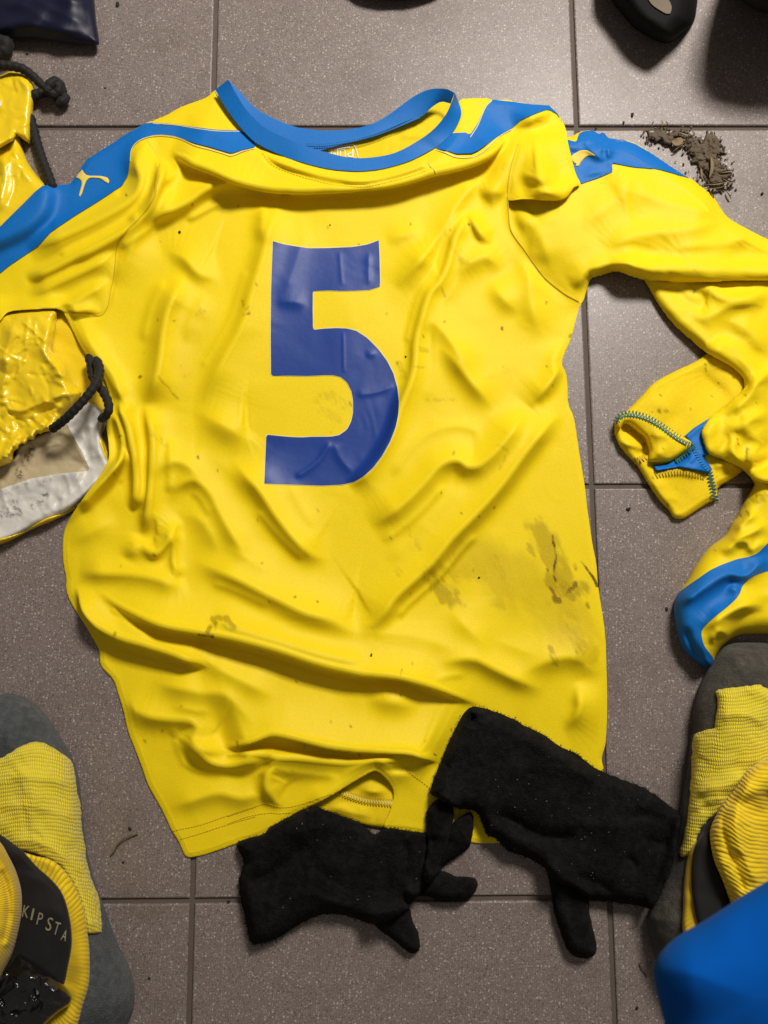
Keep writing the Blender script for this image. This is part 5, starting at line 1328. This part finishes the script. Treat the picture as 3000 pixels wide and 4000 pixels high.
def leaf(path, w, z, curl, parent, mat=None):
    p = resample(catmull(pts('C', path), n=6), 5); n = len(p)
    t = np.gradient(p, axis=0); t /= np.linalg.norm(t, axis=1, keepdims=True) + 1e-9
    nn = np.stack([-t[:, 1], t[:, 0]], 1); u = np.linspace(0, 1, n); ww = w * np.sin(np.pi * np.clip(u * .94 + .03, 0, 1))**.7
    rows = [at(*(p + nn * (ww * k)[:, None]).T, (z + curl * np.sin(u * 3) + dz) / 1000) for k, dz in ((-1, 1.4), (0, 0), (1, 1.2))]
    f = [(k * n + i, k * n + i + 1, (k + 1) * n + i + 1, (k + 1) * n + i) for k in range(2) for i in range(n - 1)]
    return mesh_from('leaf', np.vstack(rows), f, mat or m_leaf, parent)
for path, w, z, c in (([(1035, 905), (1070, 920), (1110, 895)], 15, 3, 2), ([(1060, 945), (1085, 925), (1100, 900)], 9, 3, 1), ([(1040, 985), (1080, 950), (1130, 910)], 3, 2, 2), ([(960, 830), (975, 800), (968, 780)], 4, 3, 4), ([(1000, 825), (1005, 800), (995, 785)], 5, 3, 4),
                      ([(1225, 1080), (1235, 1140), (1255, 1180)], 5, 4, 3), ([(1240, 1195), (1320, 1190), (1400, 1175)], 4, 4, 2), ([(1250, 1220), (1330, 1215), (1400, 1200)], 3, 2, 2), ([(1340, 1120), (1390, 1110), (1440, 1100)], 4, 3, 2),
                      ([(1290, 1000), (1300, 1080), (1280, 1150)], 7, 4, 3), ([(1360, 1150), (1420, 1180), (1445, 1170)], 4, 3, 3), ([(1390, 1240), (1405, 1260), (1420, 1290)], 2.5, 1.5, 1), ([(1280, 1240), (1300, 1260), (1310, 1280)], 2.5, 1.5, 1),
                      ([(1170, 850), (1180, 870), (1170, 885)], 5, 3, 3), ([(1080, 850), (1130, 868), (1160, 870)], 6, 4, 2)):
    leaf(path, w, z, c, clump)

def crumb(cx, cy, size, label, z0=0, group='crumbs of mud on the tiles'):
    n = 9; V, Fc = [], []
    sx, sy, ang = rs.uniform(.6, 1.3), rs.uniform(.5, 1), rs.uniform(0, 3.1)
    for lvl, (rr_, zz) in enumerate(((1.0, .05), (.95, .5), (.5, .95))):
        for k in range(n):
            a = 2 * math.pi * k / n; r = size * rr_ * rs.uniform(.7, 1.15)
            x, y = r * sx * math.cos(a), r * sy * math.sin(a)
            x, y = x * math.cos(ang) - y * math.sin(ang), x * math.sin(ang) + y * math.cos(ang)
            V.append(at(np.array(cx + x), np.array(cy + y), np.array(z0 + zz * size / 4.6 * .9 * rs.uniform(.8, 1.1) + .1) / 1000))
    for l in range(2):
        for k in range(n):
            k2 = (k + 1) % n
            Fc.append((l * n + k, l * n + k2, (l + 1) * n + k2, (l + 1) * n + k))
    Fc.append(tuple(2 * n + k for k in range(n)))
    return tag(mesh_from('crumb', V, Fc, m_crumb), label, 'crumb', group)
crumb(*pts('C', [(545, 830)])[0], 7, 'tiny dark crumb on the grout crossing above the blue sleeve stripe')
crumb(*pts('C', [(780, 745)])[0], 9, 'larger dark crumb of the two on the bright tile above the sleeve')
crumb(*pts('C', [(723, 795)])[0], 7, 'smaller dark crumb of the two on the bright tile above the sleeve')
crumb(*pts('C', [(1622, 1252)])[0], 9, 'dark crumb near the right edge below the mud clump')
crumb(*pts('I', [(1003, 628)])[0], 8, 'dark crumb beside the blue fold of the crumpled sleeve')
crumb(*pts('F', [(755, 1640)])[0], 9, 'dark crumb under the grout line left of the cuff tip')
crumb(*pts('J', [(842, 393)])[0], 8, 'dark crumb above the dry grass blade by the left foot')
crumb(*pts('J', [(798, 612)])[0], 6, 'small dark crumb below the dry grass blade by the left foot')
crumb(*pts('J', [(967, 1363)])[0], 8, 'dark crumb on the bottom tile right of the grey heel')
crumb(*pts('J', [(1480, 865)])[0], 8, 'dark crumb in the grout line left of the black glove')
crumb(*pts('L', [(888, 1716)])[0], 9, 'dark crumb on the tile left of the blue knee')
crumb(*pts('A', [(680, 570)])[0], 6, 'tiny dark crumb on the tile right of the black cord knot')
crumb(*pts('A', [(760, 30)])[0], 10, 'oblong dark crumb at the top edge right of the navy shorts')
crumb(*pts('A', [(175, 350)])[0], 6, 'tiny dark crumb below the navy shorts')
def on_shell(px): return float(shell.sample(np.array([px[0]]), np.array([px[1]]))[0][0])
for tg, q, s, lb in (('A', (1163, 1503), 8, 'dark crumb lying on the yellow cloth left of the number 5'), ('B', (480, 1458), 4, 'tiny dark speck lying above the number 5'), ('H', (1445, 425), 6, 'slim dark crumb on the cloth right of centre above the dirt smear'),
                     ('H', (748, 925), 6, 'small greenish crumb on the belly fold'), ('E', (970, 652), 5, 'tiny dark crumb right of the number 5')):
    q = pts(tg, [q])[0]
    crumb(q[0], q[1], s, lb, on_shell(q) - .2, 'crumbs on the jersey')
gp = pts('J', [(715, 570), (740, 540), (760, 500), (800, 462), (850, 440), (895, 428)])
tag(cord_px('grass_blade', gp, [1, 2, 2.5, 3, 2, 1], .00055, plain('dry_grass', (.10, .08, .03), .7), None, sides=6), 'thin dry curved grass blade on the tile by the left sock', 'grass blade')
gp = pts('L', [(900, 1450), (915, 1480), (935, 1505), (945, 1535)])
tag(cord_px('grass_blade', gp, [1, 2, 2, 1], .0006, bpy.data.materials['dry_grass'], None, sides=6), 'short brown stalk on the tile left of the blue knee', 'grass blade')
